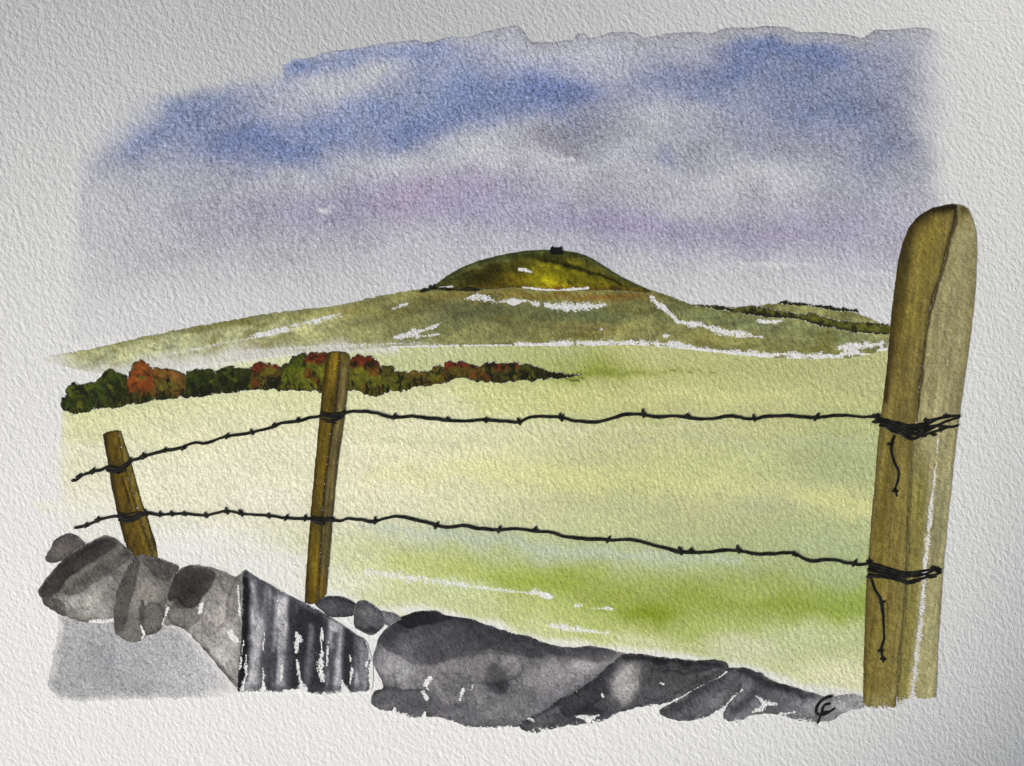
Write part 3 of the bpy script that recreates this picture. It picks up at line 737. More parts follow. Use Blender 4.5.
film('side_face', [(117,430),(121,431.5),(123,438),(130,458),(136,480),(142,502),(149,522),(156,544),(158,560),(154,562),(150,545),(142,524),(132,492),(124,462),(118.5,436)], M['wood'], (142,122,66),
     lambda p: (p.stroke([(123,436),(131,462),(140,494),(149,524),(157,552)], [1.2,1.6,1.8,1.8,1.4], (70,58,26), .85, .8), wood_grain(p, 14, .14, 5), p.edge(1.0, (58,44,18), .6)),
     tooth=.5, tone=(.78,.80,.62), up=.14, dome=.05, dome_w=4, step=.8, rag=.3, rscale=5, warp=.6, wscale=8, seed=133, parent=post, curve=False)

post2 = empty('fence_post', 316, 603)
tag(post2, 'tall thin ochre fence post standing in the middle, red bushes behind its top', 'fence post', 'fence posts')
def paint_mf(p):
    p.stroke([(328,354),(323,384),(319,420),(315,470),(310,520),(307,570),(306,602)], [3,3.4,3.4,3.2,3,3,3], (74,54,14), .85, .9)
    p.stroke([(337,352),(334,384),(331,420),(326,460),(321,500),(318,550),(314,600)], [2.4,3,3.2,3,2.6,3,3], (160,124,42), .8, 1.0)
    p.blob(331,400,6,14,(74,54,20),.6).blob(318,520,7,10,(60,46,18),.6).blob(310,596,8,10,(86,62,12),.7)
    wood_grain(p, 7, .13, 2); p.edge(1.2, (52,38,12), .75)
film('front_face', [(327,353.5),(332,351.5),(339,351.5),(339,366),(336.5,390),(333.5,415),(329.5,445),(325.5,475),(322.5,505),(321,540),(319.5,575),(318,603),(311,604.5),(304.8,602.5),(305.6,580),(308.6,540),(311.8,500),(315.6,460),(319.6,415),(322.8,384)], M['wood'], (124,94,26), paint_mf,
     tooth=.5, tone=(.82,.88,.72), up=.235, dome=.05, dome_w=4, step=.9, rag=.35, rscale=5, warp=.6, wscale=8, seed=141, parent=post2, curve=False)
def paint_ms(p):
    p.stroke([(340,352),(337.5,390),(334.5,415),(330,445),(326,475),(323,505),(321,540),(319,602)], [1.4,1.6,1.8,1.6,1.6,1.6,1.4,1], (48,36,16), .85, .8)
    p.stroke([(345,362),(342,400),(338,430),(334,465),(331,500)], [2.4,3,3,2.4,2], (140,126,86), .7, 1.0)
    p.blob(345,358,6,6,(128,104,44),.8).blob(323,588,5,12,(134,104,32),.8).blob(327,545,4,20,(112,100,60),.6)
    wood_grain(p, 7, .13, 7); p.edge(1.0, (58,46,24), .65)
film('side_face', [(339,351.5),(345.5,352.5),(349,355),(350.2,360),(348.6,380),(346.4,402),(343,430),(338.5,460),(335.2,490),(332.6,520),(330.4,550),(327.6,580),(326.4,594),(318,603),(319.5,575),(321,540),(322.5,505),(325.5,475),(329.5,445),(333.5,415),(336.5,390),(339,366)], M['wood'], (106,94,62), paint_ms,
     tooth=.5, tone=(.86,.86,.74), up=.225, dome=.05, dome_w=4, step=.9, rag=.3, rscale=5, warp=.6, wscale=8, seed=143, parent=post2, curve=False)

post3 = empty('fence_post', 898, 706)
tag(post3, 'big round topped olive brown fence post filling the right foreground', 'fence post', 'fence posts')
CR = [(957,204.5),(956.5,214),(953,228),(948,241),(944,262),(936,286),(929,312),(924.5,345),(920,384),(915,420),(912,446)]
EDGE = [(957,204.5),(956.5,214),(953,228),(948,241),(944,262),(936,286),(929,312),(924.5,345),(919.5,384),(914.5,420),(911,460),(908.5,500),(907,545),(905.5,590),(903,625),(899,655),(897,690),(895.5,708)]
FR = [(952,204)] + EDGE + [(888,708.5),(880,710),(867,708),(863,702),(863.5,660),(865.5,600),(868,560),(871,520),(875,480),(878,440),(882,405),(885,384),(887.5,360),(890,330),(892,308),(894,290),(897,266),(902,244),(908,228),(918,216.5),(932,208)]
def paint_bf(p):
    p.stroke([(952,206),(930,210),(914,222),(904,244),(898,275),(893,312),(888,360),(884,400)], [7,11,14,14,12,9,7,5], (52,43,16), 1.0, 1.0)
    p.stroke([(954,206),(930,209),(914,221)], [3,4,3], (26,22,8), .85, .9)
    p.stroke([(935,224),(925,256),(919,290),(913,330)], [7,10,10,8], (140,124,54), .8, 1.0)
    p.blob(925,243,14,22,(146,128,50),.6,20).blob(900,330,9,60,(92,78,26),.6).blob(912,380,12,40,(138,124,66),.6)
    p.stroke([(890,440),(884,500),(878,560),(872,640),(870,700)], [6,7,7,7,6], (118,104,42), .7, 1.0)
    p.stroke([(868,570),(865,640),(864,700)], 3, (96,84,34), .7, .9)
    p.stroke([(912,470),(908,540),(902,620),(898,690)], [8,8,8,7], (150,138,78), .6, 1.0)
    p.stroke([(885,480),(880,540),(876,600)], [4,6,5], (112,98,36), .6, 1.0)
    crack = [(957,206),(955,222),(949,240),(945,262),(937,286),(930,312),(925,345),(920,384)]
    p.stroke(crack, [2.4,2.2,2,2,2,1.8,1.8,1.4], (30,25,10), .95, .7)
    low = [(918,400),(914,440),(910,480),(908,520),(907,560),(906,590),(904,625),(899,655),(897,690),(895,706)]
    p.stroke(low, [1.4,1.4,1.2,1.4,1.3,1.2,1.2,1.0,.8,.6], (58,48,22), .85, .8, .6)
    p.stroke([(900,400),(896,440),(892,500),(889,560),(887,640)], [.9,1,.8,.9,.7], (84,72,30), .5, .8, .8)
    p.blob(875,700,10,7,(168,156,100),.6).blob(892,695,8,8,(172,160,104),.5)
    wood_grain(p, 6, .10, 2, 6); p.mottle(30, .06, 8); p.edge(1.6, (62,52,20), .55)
    p.cov -= 1.5 * smooth(701, 711, p.y0 + 4 * fbm(p.x0, p.y0, 5, 9))
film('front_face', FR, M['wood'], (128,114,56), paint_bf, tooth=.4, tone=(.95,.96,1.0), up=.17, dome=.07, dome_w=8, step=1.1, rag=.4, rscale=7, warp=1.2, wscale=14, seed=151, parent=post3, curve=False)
SD = [(957,204.5),(963,205.5),(968,209),(973,219),(976.4,234),(977,252),(975.4,290),(971,330),(966,370),(961.5,400),(958,424),(954,460),(948.5,510),(944,560),(941,600),(938,645),(936,697),(925,699),(913,698.5),(906,699),(902,704)] + EDGE[::-1][:-1]
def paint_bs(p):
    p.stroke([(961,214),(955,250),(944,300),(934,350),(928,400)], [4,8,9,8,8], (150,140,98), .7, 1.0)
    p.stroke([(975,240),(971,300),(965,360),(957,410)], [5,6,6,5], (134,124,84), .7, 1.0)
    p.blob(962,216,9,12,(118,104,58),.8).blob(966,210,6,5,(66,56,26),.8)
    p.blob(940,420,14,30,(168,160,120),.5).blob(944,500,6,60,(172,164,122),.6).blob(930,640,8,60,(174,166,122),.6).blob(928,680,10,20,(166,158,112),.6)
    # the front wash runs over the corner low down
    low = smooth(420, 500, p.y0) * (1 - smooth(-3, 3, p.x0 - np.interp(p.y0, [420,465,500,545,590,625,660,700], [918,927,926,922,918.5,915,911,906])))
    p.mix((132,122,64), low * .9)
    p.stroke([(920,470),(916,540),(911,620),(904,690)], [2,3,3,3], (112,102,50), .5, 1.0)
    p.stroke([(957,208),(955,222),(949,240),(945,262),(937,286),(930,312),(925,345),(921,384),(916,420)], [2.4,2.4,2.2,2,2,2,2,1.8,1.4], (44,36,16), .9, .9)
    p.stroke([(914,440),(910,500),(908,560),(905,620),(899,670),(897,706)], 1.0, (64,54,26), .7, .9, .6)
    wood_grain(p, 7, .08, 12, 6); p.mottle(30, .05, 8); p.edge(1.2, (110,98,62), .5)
    p.dry([(938,436),(936,462),(933.5,485),(931,505),(927,545),(923.5,590),(920,625),(916.5,660),(911,700)], [.6,1.1,2.0,2.4,2.2,2.4,3.0,3.4,3.6], 1.75, .8, .9)
    p.cov -= 1.2 * smooth(693, 704, p.y0 + 3 * fbm(p.x0, p.y0, 6, 9))
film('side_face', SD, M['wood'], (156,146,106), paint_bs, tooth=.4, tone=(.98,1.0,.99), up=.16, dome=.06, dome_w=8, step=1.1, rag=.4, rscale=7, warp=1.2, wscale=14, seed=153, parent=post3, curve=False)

# ------------------------------------------------------------------ the wall's stones
G = 'stones of the dry stone wall'
SPECK = (206,206,204)
def stone(outline, base, painter, label, up, seed, rag=.9, step=1.3, warp=3, dome=.09, dome_w=10, gran_=1.0):
    def pp(p):
        painter(p); m = p.c.mean(); k = 1.0 if m > 165 else 1.22; p.c = np.clip(m + (p.c - m) * k, 14, 232)
        (p.bloom(44, 2, .03, .05, 5) if m > 165 else p.bloom(34, 3, .065, .16, 5)).mottle(24, .03 if m > 165 else .08, 3).mottle(7, .03 if m > 165 else .07, 5); p.mix((226,226,224), .35 * np.exp(-np.maximum(p.d, 0) / 1.1) * smooth(-.05, .25, fbm(p.x0, p.y0, 9, seed + 3)))
        p.gran *= gran_
    o = film('stone', outline, M['stone'], base, pp, up=up, dome=dome, dome_w=dome_w, step=step, rag=rag, rscale=6, warp=warp, wscale=12, seed=seed, tooth=.62)
    return tag(o, label, 'stone', G)

# pale slab at the lower left
def p_slab(p):
    p.blob(110,660,40,20,(160,160,164),.8).blob(135,682,60,12,(166,166,169),.7).blob(70,690,22,10,(176,177,180),.6).blob(165,655,40,14,(172,173,178),.5).blob(195,680,30,16,(190,190,192),.8)
    p.edge(1.4, (138,138,141), .4)
    p.fade((1 - smooth(0, 9, p.d + 5 * fbm(p.x0, p.y0, 14, 6))) * .55)
    p.cov -= 1.3 * smooth(691, 703, p.y0 + 5 * fbm(p.x0, p.y0, 5, 4)) * .8
    p.fade(smooth(190, 240, p.x0) * .75)
stone([(60,618),(56,640),(50,668),(48,682),(52,692),(60,699),(85,702.5),(105,700.5),(130,700),(150,700.5),(180,698),(215,696.5),(238,693),(236,684),(225,672),(200,645),(182,626),(160,620),(110,614),(75,612)], (180,180,181), p_slab,
      'wide pale grey slab, lightest of the wall, below the left boulders', .08, 201, rag=2.2, dome=.05)
# small stone at the far left top
stone([(45,559),(50,549),(56,539),(65,533.5),(74,534.5),(84,541),(88,548),(72,556),(58,562),(50,562.5)], (84,81,79), lambda p: (p.blob(60,550,10,7,(112,108,104),.6), p.edge(1.6,(52,50,50),.6)),
      'small dark stone at the far upper left tip of the wall', .13, 203, rag=.6, step=1.0)
def p_b2(p):
    p.stroke([(42,594),(56,574),(75,558),(96,546),(112,543)], [8,10,10,10,8], (66,63,62), .9, 1.0)
    p.stroke([(48,577),(66,561),(90,545),(106,540)], [4,5,5,5], (46,44,44), .6, 1.0).stroke([(70,588),(92,574),(112,560),(126,552)], [5,8,9,7], (90,87,84), .75, 1.0)
    p.stroke([(62,584),(84,567),(108,552)], [3,4,3], (128,124,118), .5, 1.0)
    p.blob(92,603,24,13,(178,177,170),.95,-10).blob(72,596,9,9,(184,183,178),.8).blob(50,600,10,8,(92,89,86),.8).blob(56,588,8,8,(80,77,74),.7).blob(110,585,10,20,(128,125,120),.7).blob(104,612,14,8,(166,165,162),.7)
    p.patch([(40,593),(54,573),(76,557),(98,542),(117,543),(112,551),(92,562),(68,579),(52,597)], (64,62,61), .85)
    p.patch([(64,592),(90,576),(116,558),(129,553),(126,563),(100,578),(78,594)], (96,94,91), .7)
    p.patch([(42,600),(52,597),(64,603),(66,614),(54,611)], (92,90,87), .7)
    p.edge(1.7, (58,56,55), .55)
    p.dry([(64,592),(66,606)], [1,1.6], 1.0, .9); p.dry([(92,622),(113,620)], 2.4, 1.8, .7)
stone([(38,591),(43,582),(52,571),(65,558.5),(80,547),(95,539),(106,536),(118,541),(128,549),(136,558),(130,572),(122,590),(120,615),(112,622),(98,623),(82,621.5),(68,617),(54,611),(44,604),(41,597)], (120,118,114), p_b2,
      'large rounded boulder with dark diagonal bands at the left end of the wall', .19, 205)
def p_b3(p):
    p.blob(130,575,9,30,(84,81,78),.8,10).blob(146,598,13,28,(148,145,138),.9).blob(158,572,14,10,(96,93,90),.7).blob(152,618,12,14,(94,91,86),.8).blob(132,628,14,12,(112,109,104),.6).blob(165,585,7,20,(112,108,104),.6)
    p.patch([(143,612),(150,602),(161,605),(165,618),(158,631),(147,635),(142,626)], (104,101,97), .75)
    p.patch([(124,574),(133,561),(140,557),(137,580),(130,606),(124,630),(115,628),(115,604)], (86,84,81), .6)
    p.patch([(142,558),(160,561),(176,567),(168,580),(154,574)], (92,90,87), .65)
    p.stroke([(143,600),(142,622),(144,636)], [2,4,2], (74,71,68), .7, .9); p.edge(1.9, (58,56,54), .65)
    p.dry([(141,625),(144,634),(142,639)], [.6,1.8,1], 1.9, .5); p.dry([(163,624),(166,618)], [1.6,1], 1.9)
stone([(128,566),(133,560),(140,554.5),(150,556),(165,561),(178,566),(174,578),(168,594),(165,610),(164,622),(160,631),(151,634.5),(145,636),(140,641.5),(131,642.5),(121,638),(114.5,631),(113.5,612),(117,592),(123,576)], (124,122,118), p_b3,
      'hanging mid grey stone with a rounded bottom below the leaning post', .25, 207)
def p_b4(p):
    p.blob(186,588,22,17,(64,61,60),.95,-20).blob(198,578,22,9,(70,67,66),.85).blob(180,605,9,9,(58,56,55),.8).blob(178,616,13,8,(120,117,112),.7)
    p.blob(222,620,15,32,(174,171,165),.9).blob(226,588,11,10,(120,116,112),.7).blob(238,590,5,22,(112,109,105),.7).blob(202,625,10,14,(142,139,134),.7).blob(225,655,14,18,(176,175,171),.7)
    p.patch([(167,592),(174,575),(188,566),(206,568),(217,574),(212,586),(203,596),(196,606),(184,607),(176,598),(169,602)], (62,60,59), .85)
    p.patch([(168,606),(182,610),(196,608),(200,618),(190,628),(172,623)], (112,109,105), .6)
    p.patch([(234,580),(241,580),(240,606),(230,622),(226,610)], (118,115,111), .5)
    p.stroke([(206,600),(203,615),(201,625)], [1.6,2.4,1.4], (112,108,104), .8, .8).stroke([(236,590),(228,612),(218,630)], [1.6,2,1.4], (128,124,120), .6, .9)
    p.stroke([(186,637),(204,650),(222,670),(236,685)], [2,4,4.5,4], (104,102,100), .85, .9)
    p.edge(1.6, (66,64,62), .6)
    for c in [([(202,604),(200,612)],1.8),([(164,618),(168,608)],1.5),([(231,634),(236,640)],4.0),([(184,631),(190,636)],1.4),([(238,585),(240,615)],1.2)]: p.dry(c[0], c[1], 1.9, .5)
stone([(164,618),(165,606),(168,590),(176,573),(188,565),(206,566.5),(222,571),(236,577),(243.5,572),(243,600),(241.5,640),(240,686),(236,686),(224,673),(202,647),(188,633),(174,625),(166,625)], (158,156,152), p_b4,
      'grey brown stone with a black blot at its upper left, beside the striped block', .21, 209)
def p_b5(p):
    # vertical brush marks
    n = fbm(p.x0 + .05 * (p.y0 - 600), p.y0 * .08, 13, 77, 2)
    n2 = fbm(p.x0, p.y0 * .16, 5, 78, 2)
    p.mix((168,167,170), smooth(-.02, .30, n + .3 * n2)); p.mix((36,36,41), smooth(.0, .30, -n - .35 * n2) * .7)
    p.stroke([(246,574),(245,610),(243,660),(240,688)], [6,9,9,7], (24,25,31), .97, .8)
    p.stroke([(246,574),(275,590),(300,603),(328,618)], [3,4,4,3], (92,91,96), .7, 1.0)
    p.stroke([(262,585),(268,630),(266,680)], [3,6,6], (80,80,86), .6, 1.0)
    p.stroke([(275,596),(277,620),(274,650)], [2,4,3], (160,159,162), .7, 1.0)
    p.stroke([(312,625),(310,660),(306,690)], [4,6,5], (130,129,133), .6, 1.0).stroke([(336,635),(332,660),(330,690)], [5,6,5], (48,48,54), .75, 1.0).stroke([(292,605),(290,650),(288,688)], [5,5,5], (60,60,66), .7, 1.0)
    p.stroke([(368,640),(366,690)], 6, (150,149,152), .5, 1.0)
    p.stroke([(252,688),(300,690),(360,688)], 5, (74,74,80), .6, 1.0)
    p.edge(1.3, (50,50,56), .5)
    for c in [([(296,631),(298,640),(296,652)],[2,4,2.4]),([(297,660),(299,675),(303,690)],[1.4,2,3.5]),([(322,628),(322,650),(321,668),(323,680)],[1,3,4.6,2.4]),([(328,640),(327,665)],[1,1.6]),([(278,600),(279,615)],1.2),([(282,665),(281,680)],[1.6,1]),([(263,668),(264,688)],[1,2.4]),
              ([(342,680),(345,692)],[1.2,3.4]),([(246,655),(246,675),(242,689)],[1.4,2,2.2]),([(350,655),(352,672),(350,684)],[1,1.6,1]),([(366,665),(372,650),(372,690)],[1,2,2.6]),([(285,691),(300,692)],[1.4,2]),([(244,640),(240,670)],[.6,1.4]),([(265,630),(263,650)],.9)]:
        p.dry(c[0], c[1], 1.9, .8, .8)
    p.cov -= 1.2 * smooth(686, 696, p.y0 + 5 * fbm(p.x0, p.y0, 6, 4)) + .9 * smooth(362, 374, p.x0 + 4 * fbm(p.x0, p.y0, 6, 14))
stone([(243.5,571),(250,573.5),(270,585),(290,596),(310,606),(330,617),(346,628),(356,635),(366,642),(372,658),(373,672),(371,690),(356,692),(345,694),(320,695),(300,692),(285,693),(262,692),(240,692),(237.5,685),(241,640),(242.5,600)], (88,88,93), p_b5,
      'upright block with vertical black and grey brush stripes below the middle post', .23, 211, rag=.7, warp=1.5)
stone([(315,603),(321,598),(333,596),(346,598),(356,604),(357,611),(352,616),(342,617),(330,616.5),(321,610)], (70,70,73), lambda p: (p.blob(338,608,10,5,(92,92,95),.6), p.stroke([(318,602),(335,597),(354,603)],3,(44,44,48),.7,.9), p.edge(1.3,(38,38,42),.7)),
      'small flat dark stone just right of the middle post foot', .22, 213, rag=.4, step=.9)
stone([(353.5,618),(354.5,608),(358,601),(366,601),(374,606),(381,612),(385,622),(380,630),(372,635),(362,632),(355,627)], (84,84,87), lambda p: (p.blob(368,614,9,7,(122,121,123),.7), p.stroke([(356,626),(366,633),(379,630)],3.6,(40,40,44),.8,1), p.edge(1.3,(46,46,50),.6)),
      'small round stone in the notch beside the biggest grey boulder', .25, 215, rag=.4, step=.9)
stone([(380,611.5),(388,612),(395,614),(402,619),(397,621.5),(390,625),(385,624)], (124,124,127), lambda p: (p.edge(1.2,(84,84,88),.6),), 'tiny light grey stone wedged left of the biggest boulder top', .18, 217, rag=.4, step=.8)
def p_b9(p):
    p.stroke([(384,640),(398,624),(418,614),(440,616),(475,622),(515,636),(560,648),(610,652)], [10,14,16,15,15,15,12,6], (62,61,66), .92, 1.0)
    p.stroke([(402,618),(422,612),(440,613),(448,618)], [3,5,5,3], (38,37,42), .8, .9)
    p.stroke([(384,640),(400,652),(420,662),(445,662)], [3,4,4,3], (66,65,69), .75, .9)
    p.blob(470,640,30,10,(82,81,85),.7,10).blob(520,650,40,12,(72,71,75),.7,10).blob(440,650,30,12,(88,87,91),.6)
    p.blob(402,668,24,18,(156,155,157),.95,20).blob(450,685,40,16,(126,125,127),.85).blob(466,668,34,16,(150,148,150),.85).blob(540,672,40,16,(140,139,140),.9,-10).blob(580,668,32,11,(164,162,163),.9,-22).blob(512,662,18,9,(158,156,158),.8).blob(430,700,24,10,(118,117,119),.6)
    p.blob(498,680,10,13,(58,57,61),.95).blob(493,660,8,12,(106,105,108),.6).blob(560,690,30,10,(124,123,126),.7,-30)
    p.patch([(380,641),(396,620),(420,611),(450,616),(490,626),(545,643),(590,647),(614,652),(600,661),(560,656),(520,656),(490,648),(470,656),(440,663),(415,665),(395,653)], (64,63,67), .46, 2.6, .14)
    p.patch([(398,620),(420,612),(440,612),(450,619),(430,624),(408,628)], (42,42,46), .7)
    p.patch([(372,703),(375,692),(386,686),(400,690),(425,689),(441,700),(438,712),(425,717),(405,716),(390,711)], (98,97,99), .75)
    p.patch([(440,716),(452,704),(470,706),(486,716),(496,726),(470,727)], (104,103,106), .6)
    p.patch([(486,668),(496,664),(506,674),(506,690),(496,695),(487,686)], (60,59,62), .75, 3.0, .1)
    p.patch([(440,664),(480,652),(520,658),(520,676),(480,684),(450,680)], (124,123,125), .45)
    p.stroke([(380,700),(392,692),(405,700),(425,700),(440,708)], [9,11,12,10,8], (92,91,94), .85, .8)
    p.stroke([(374,694),(386,686),(400,690),(425,690)], [1.2,1.6,1.4,1], (70,69,73), .7, .8)
    p.stroke([(440,712),(460,706),(475,716),(490,724)], [3,4,5,3], (84,83,87), .6, .9)
    p.blob(500,710,36,13,(150,149,151),.8).blob(420,706,12,6,(76,75,79),.5)
    p.edge(1.6, (50,49,53), .55)
    for c in [([(430,678),(426,685),(428,690)],[2,3,1]),([(424,692),(427,698)],[3,2.4]),([(463,689),(461,696),(460,700)],[2.6,2.4,1.4]),([(393,711),(395,708)],1.6),([(424,716),(424,712)],1.5),([(473,685),(471,690)],1.0)]: p.dry(c[0], c[1], 2.0, .55)
    p.cov -= 1.2 * smooth(0, 1, (p.y0 - np.interp(p.x0, [370,440,480,530,560], [704,716,724,722,706]) + 4 * fbm(p.x0, p.y0, 5, 3)) / 7)
stone([(379,638),(386,629),(397,619),(409,613.5),(420,611.5),(437,611),(445,615.5),(460,617),(475,620.5),(490,626),(512,633.5),(526,635.5),(545,643),(570,647.5),(592,646.5),(612,650.5),(628,656),(612,668),(592,682),(566,698),(545,712),(530,724),(512,727),(490,727.5),(475,728.5),(455,722.5),(440,717.5),(425,718),(412,719.5),(400,713.5),(392,711.5),(379,709.5),(371.5,703),(374,692),(384,686),(373,664),(375,650)], (106,105,108), p_b9,
      'biggest long grey boulder, dark along its top, at the wall middle', .16, 219, rag=.8)
def p_b10(p):
    p.stroke([(625,656),(655,659),(690,662),(722,666)], [4,6,6,4], (34,34,38), .9, .9)
    p.stroke([(612,664),(596,680),(575,694),(548,710),(528,722)], [6,8,7,6,5], (50,50,54), .85, 1.0)
    p.blob(624,683,12,18,(156,154,152),.98,15).blob(630,668,10,8,(96,95,97),.6).blob(605,690,10,10,(48,48,52),.7).blob(660,680,24,10,(68,68,71),.8).blob(690,675,20,8,(84,84,87),.7,-10).blob(575,700,12,6,(96,95,98),.7,-30).blob(680,692,16,6,(110,109,112),.7,-20).blob(650,700,16,7,(78,78,82),.7).blob(590,712,22,6,(46,46,50),.8)
    p.blob(545,716,10,6,(100,99,102),.7,-30)
    p.patch([(612,690),(614,675),(622,665),(634,663),(641,674),(636,690),(626,703)], (150,148,146), .7, 4.5, .04)
    p.patch([(640,672),(668,667),(700,668),(726,668),(700,682),(672,694),(650,700),(640,692)], (82,82,84), .7)
    p.patch([(556,700),(580,689),(600,676),(606,690),(590,706),(566,716)], (58,58,61), .6)
    p.patch([(530,722),(546,711),(560,704),(560,714),(546,724)], (98,97,100), .6)
    p.stroke([(660,672),(690,672),(722,668)], [1.4,2,1], (44,44,48), .7, .9); p.edge(1.5, (36,36,40), .6)
    for c in [([(576,716),(590,719),(598,715)],[1.4,3,1.4]),([(527,717),(535,721)],[1.8,1]),([(602,694),(603,697)],1.3),([(720,678),(726,673)],[1.2,2]),([(660,683),(664,684)],1.0)]: p.dry(c[0], c[1], 1.9, .6)
    p.cov -= 1.3 * smooth(0, 1, (p.y0 - np.interp(p.x0, [520,560,600,640,670,720], [728,722,716,703,698,676]) + 6 * fbm(p.x0, p.y0, 6, 3)) / 8)
stone([(520,727),(527,718),(545,710),(558,699),(580,688),(600,673),(613,662),(624,654.5),(640,654),(660,657),(690,660),(716,660.5),(727,664),(727,673),(706,683),(676,699),(660,705),(640,707.5),(622,712),(600,722),(585,726),(562,727),(545,732),(534,734)], (76,76,79), p_b10,
      'near black wedge stone with one pale lump, right of the biggest boulder', .21, 221, rag=.9)
def p_b11(p):
    p.stroke([(664,712),(690,698),(712,684),(730,672)], [5,7,7,5], (66,66,70), .85, 1.0); p.blob(690,712,20,6,(104,103,106),.7,-10).blob(715,700,14,7,(122,121,124),.7,-25); p.edge(1.4,(48,48,52),.55)
    p.cov -= 1.2 * smooth(0, 1, (p.y0 - np.interp(p.x0, [655,690,720,735], [714,718,706,690]) + 5 * fbm(p.x0, p.y0, 6, 3)) / 7)
stone([(660,710),(680,699),(700,686),(716,677),(728,669),(742,676),(740,690),(726,706),(714,713),(700,719.5),(682,721),(666,717.5)], (88,88,91), p_b11, 'slim slanted dark grey stone between the near black wedge and the last low stone', .19, 223, rag=.8)
def p_b12(p):
    p.stroke([(728,672),(745,671),(762,678),(785,688),(815,697)], [5,7,8,7,5], (52,52,56), .9, 1.0).stroke([(734,712),(745,702),(756,694)], [5,8,7], (56,56,60), .8, 1.0)
    p.blob(790,706,26,8,(118,117,120),.7).blob(820,706,22,9,(146,146,148),.7).blob(850,704,14,7,(150,150,152),.5).blob(770,704,16,7,(92,91,95),.7).blob(760,690,10,6,(80,80,84),.6).blob(856,698,8,5,(104,104,107),.8)
    p.edge(1.4, (50,50,54), .5)
    for c in [([(756,696),(764,703),(775,704)],[1.2,3,1.6]),([(742,690),(726,698)],[1,1.8]),([(780,714),(795,712)],[2,1]),([(752,712),(762,708)],[1.4,2.4])]: p.dry(c[0], c[1], 1.9, .7)
    p.cov -= 1.3 * smooth(0, 1, (p.y0 - np.interp(p.x0, [720,760,790,830,865], [716,712,714,718,706]) + 6 * fbm(p.x0, p.y0, 6, 3)) / 8) + .5 * smooth(812, 866, p.x0)
    p.fade(smooth(800, 870, p.x0) * .35)
stone([(724,676),(728,668.5),(738,667.5),(750,669.5),(762,674),(774,681),(790,686.5),(810,692),(830,697),(850,694),(863,698),(863,708),(846,712),(828,722),(805,723),(786,717),(770,714),(750,715.5),(736,723),(724,718),(727,704),(738,692)], (100,100,103), p_b12,
      'low grey stone fading out towards the foot of the big post', .15, 225, rag=.9)

# ------------------------------------------------------------------ barbed wire
def barb(x, y, parent, k, ang=None, big=1.0):
    r = np.random.default_rng(5000 + k)
    a = (math.radians(ang) if ang is not None else r.uniform(1.0, 2.1)); L = r.uniform(3.0, 4.6) * big
    dx, dy = math.cos(a), math.sin(a)
    lines = [([(x - dx * L * .7, y + dy * L * .7), (x, y), (x + dx * L, y - dy * L)], [.9 * big, 1.7 * big, .7 * big]),
             ([(x - 2.6, y + r.uniform(-.6, .6)), (x, y), (x + 2.6, y + r.uniform(-.6, .6))], [1.3, 1.9 * big, 1.2])]
    if r.random() < .5:
        b = a + r.uniform(-.9, .9); lines.append(([(x + 1, y), (x + 1 + math.cos(b) * L * .8, y - math.sin(b) * L * .8)], [1.2, .6]))
    lines = [(catmull(p, .8), w) for p, w in lines]
    return ink('barb', lines, parent, .32)

def strand(parent, pts, seed, width=(1.3, 1.6)):
    P = line(pts, 2.0, .55, seed, 8)
    w = 1.45 * (1 + .5 * fbm(P[:, 0], P[:, 1], 16, seed + 5)) + np.interp(P[:, 0], [60, 200, 420, 700, 880], [.2, -.1, .15, .2, 0])
    return ink('strand', [(P, np.clip(w * 1.0, .9, 2.1))], parent, .30)

def binding(parent, loops, seed):
    return ink('binding', [(line(p, 1.5, .45, seed + i, 6), [q * .86 for q in w]) for i, (p, w) in enumerate(loops)], parent, .34)

w1 = empty('barbed_wire', 500, 421)
tag(w1, 'upper black barbed wire strand crossing in front of all three posts', 'barbed wire', 'barbed wire strands')
strand(w1, [(72,480.5),(76,480),(82,475.5),(93,471.5),(100,470),(108,467),(120,468),(130,461),(143,457),(155,453),(165,450.5),(176,449),(184,447),(195,442.5),(206,443),(228,436),(250,433),(258,431),(272,427.5),(280,423.5),(297,421.5),(312,417.5),(330,415),(345,413),(356,411.5),(376,413),(385,416),(394,418),(412,416.5),(430,418.5),(450,420.5),(470,421),(486,420),(505,421.5),(518,422),(530,417.5),(545,416.8),(560,417.5),(575,421),(595,422),(610,419),(625,414.5),(640,414.5),(655,417),(675,416),(690,418),(712,419),(730,416),(750,419.5),(768,416.5),(790,416),(816,417.5),(840,415.5),(860,417),(878,417)], 501)
for k, (x, y) in enumerate([(79,476.5),(93,471.5),(143,456.5),(165,450.5),(183,448),(227,436.5),(252,432.5),(275,425.5),(298,420.5),(394,417),(447,419.5),(486,420.5),(519,422),(561,418),(643,414),(687,416),(754,418.5),(816,417.5)]):
    barb(x, y, w1, k, big=1.0 if k not in (13,14,17) else 1.2)
binding(w1, [([(107,470),(115,471.5),(124,468),(131,461.5)], [1.6,2,1.8,2]), ([(109,468),(118,469),(126,465),(131,458)], [1.2,1.5,1.5,1.4]), ([(110,472),(119,473),(126,470.5)], [.7,1,.7])], 510)
binding(w1, [([(321,415.5),(330,417),(338,416),(344.5,412)], [1.4,2,2,2.2]), ([(322,419),(332,420.5),(342,417),(345,411)], [.8,1.3,1.5,1.8]), ([(320.5,412.5),(331,414),(342,413.5)], [1.4,1.5,1.3]), ([(324,422),(336,423)], [.5,.8])], 515)
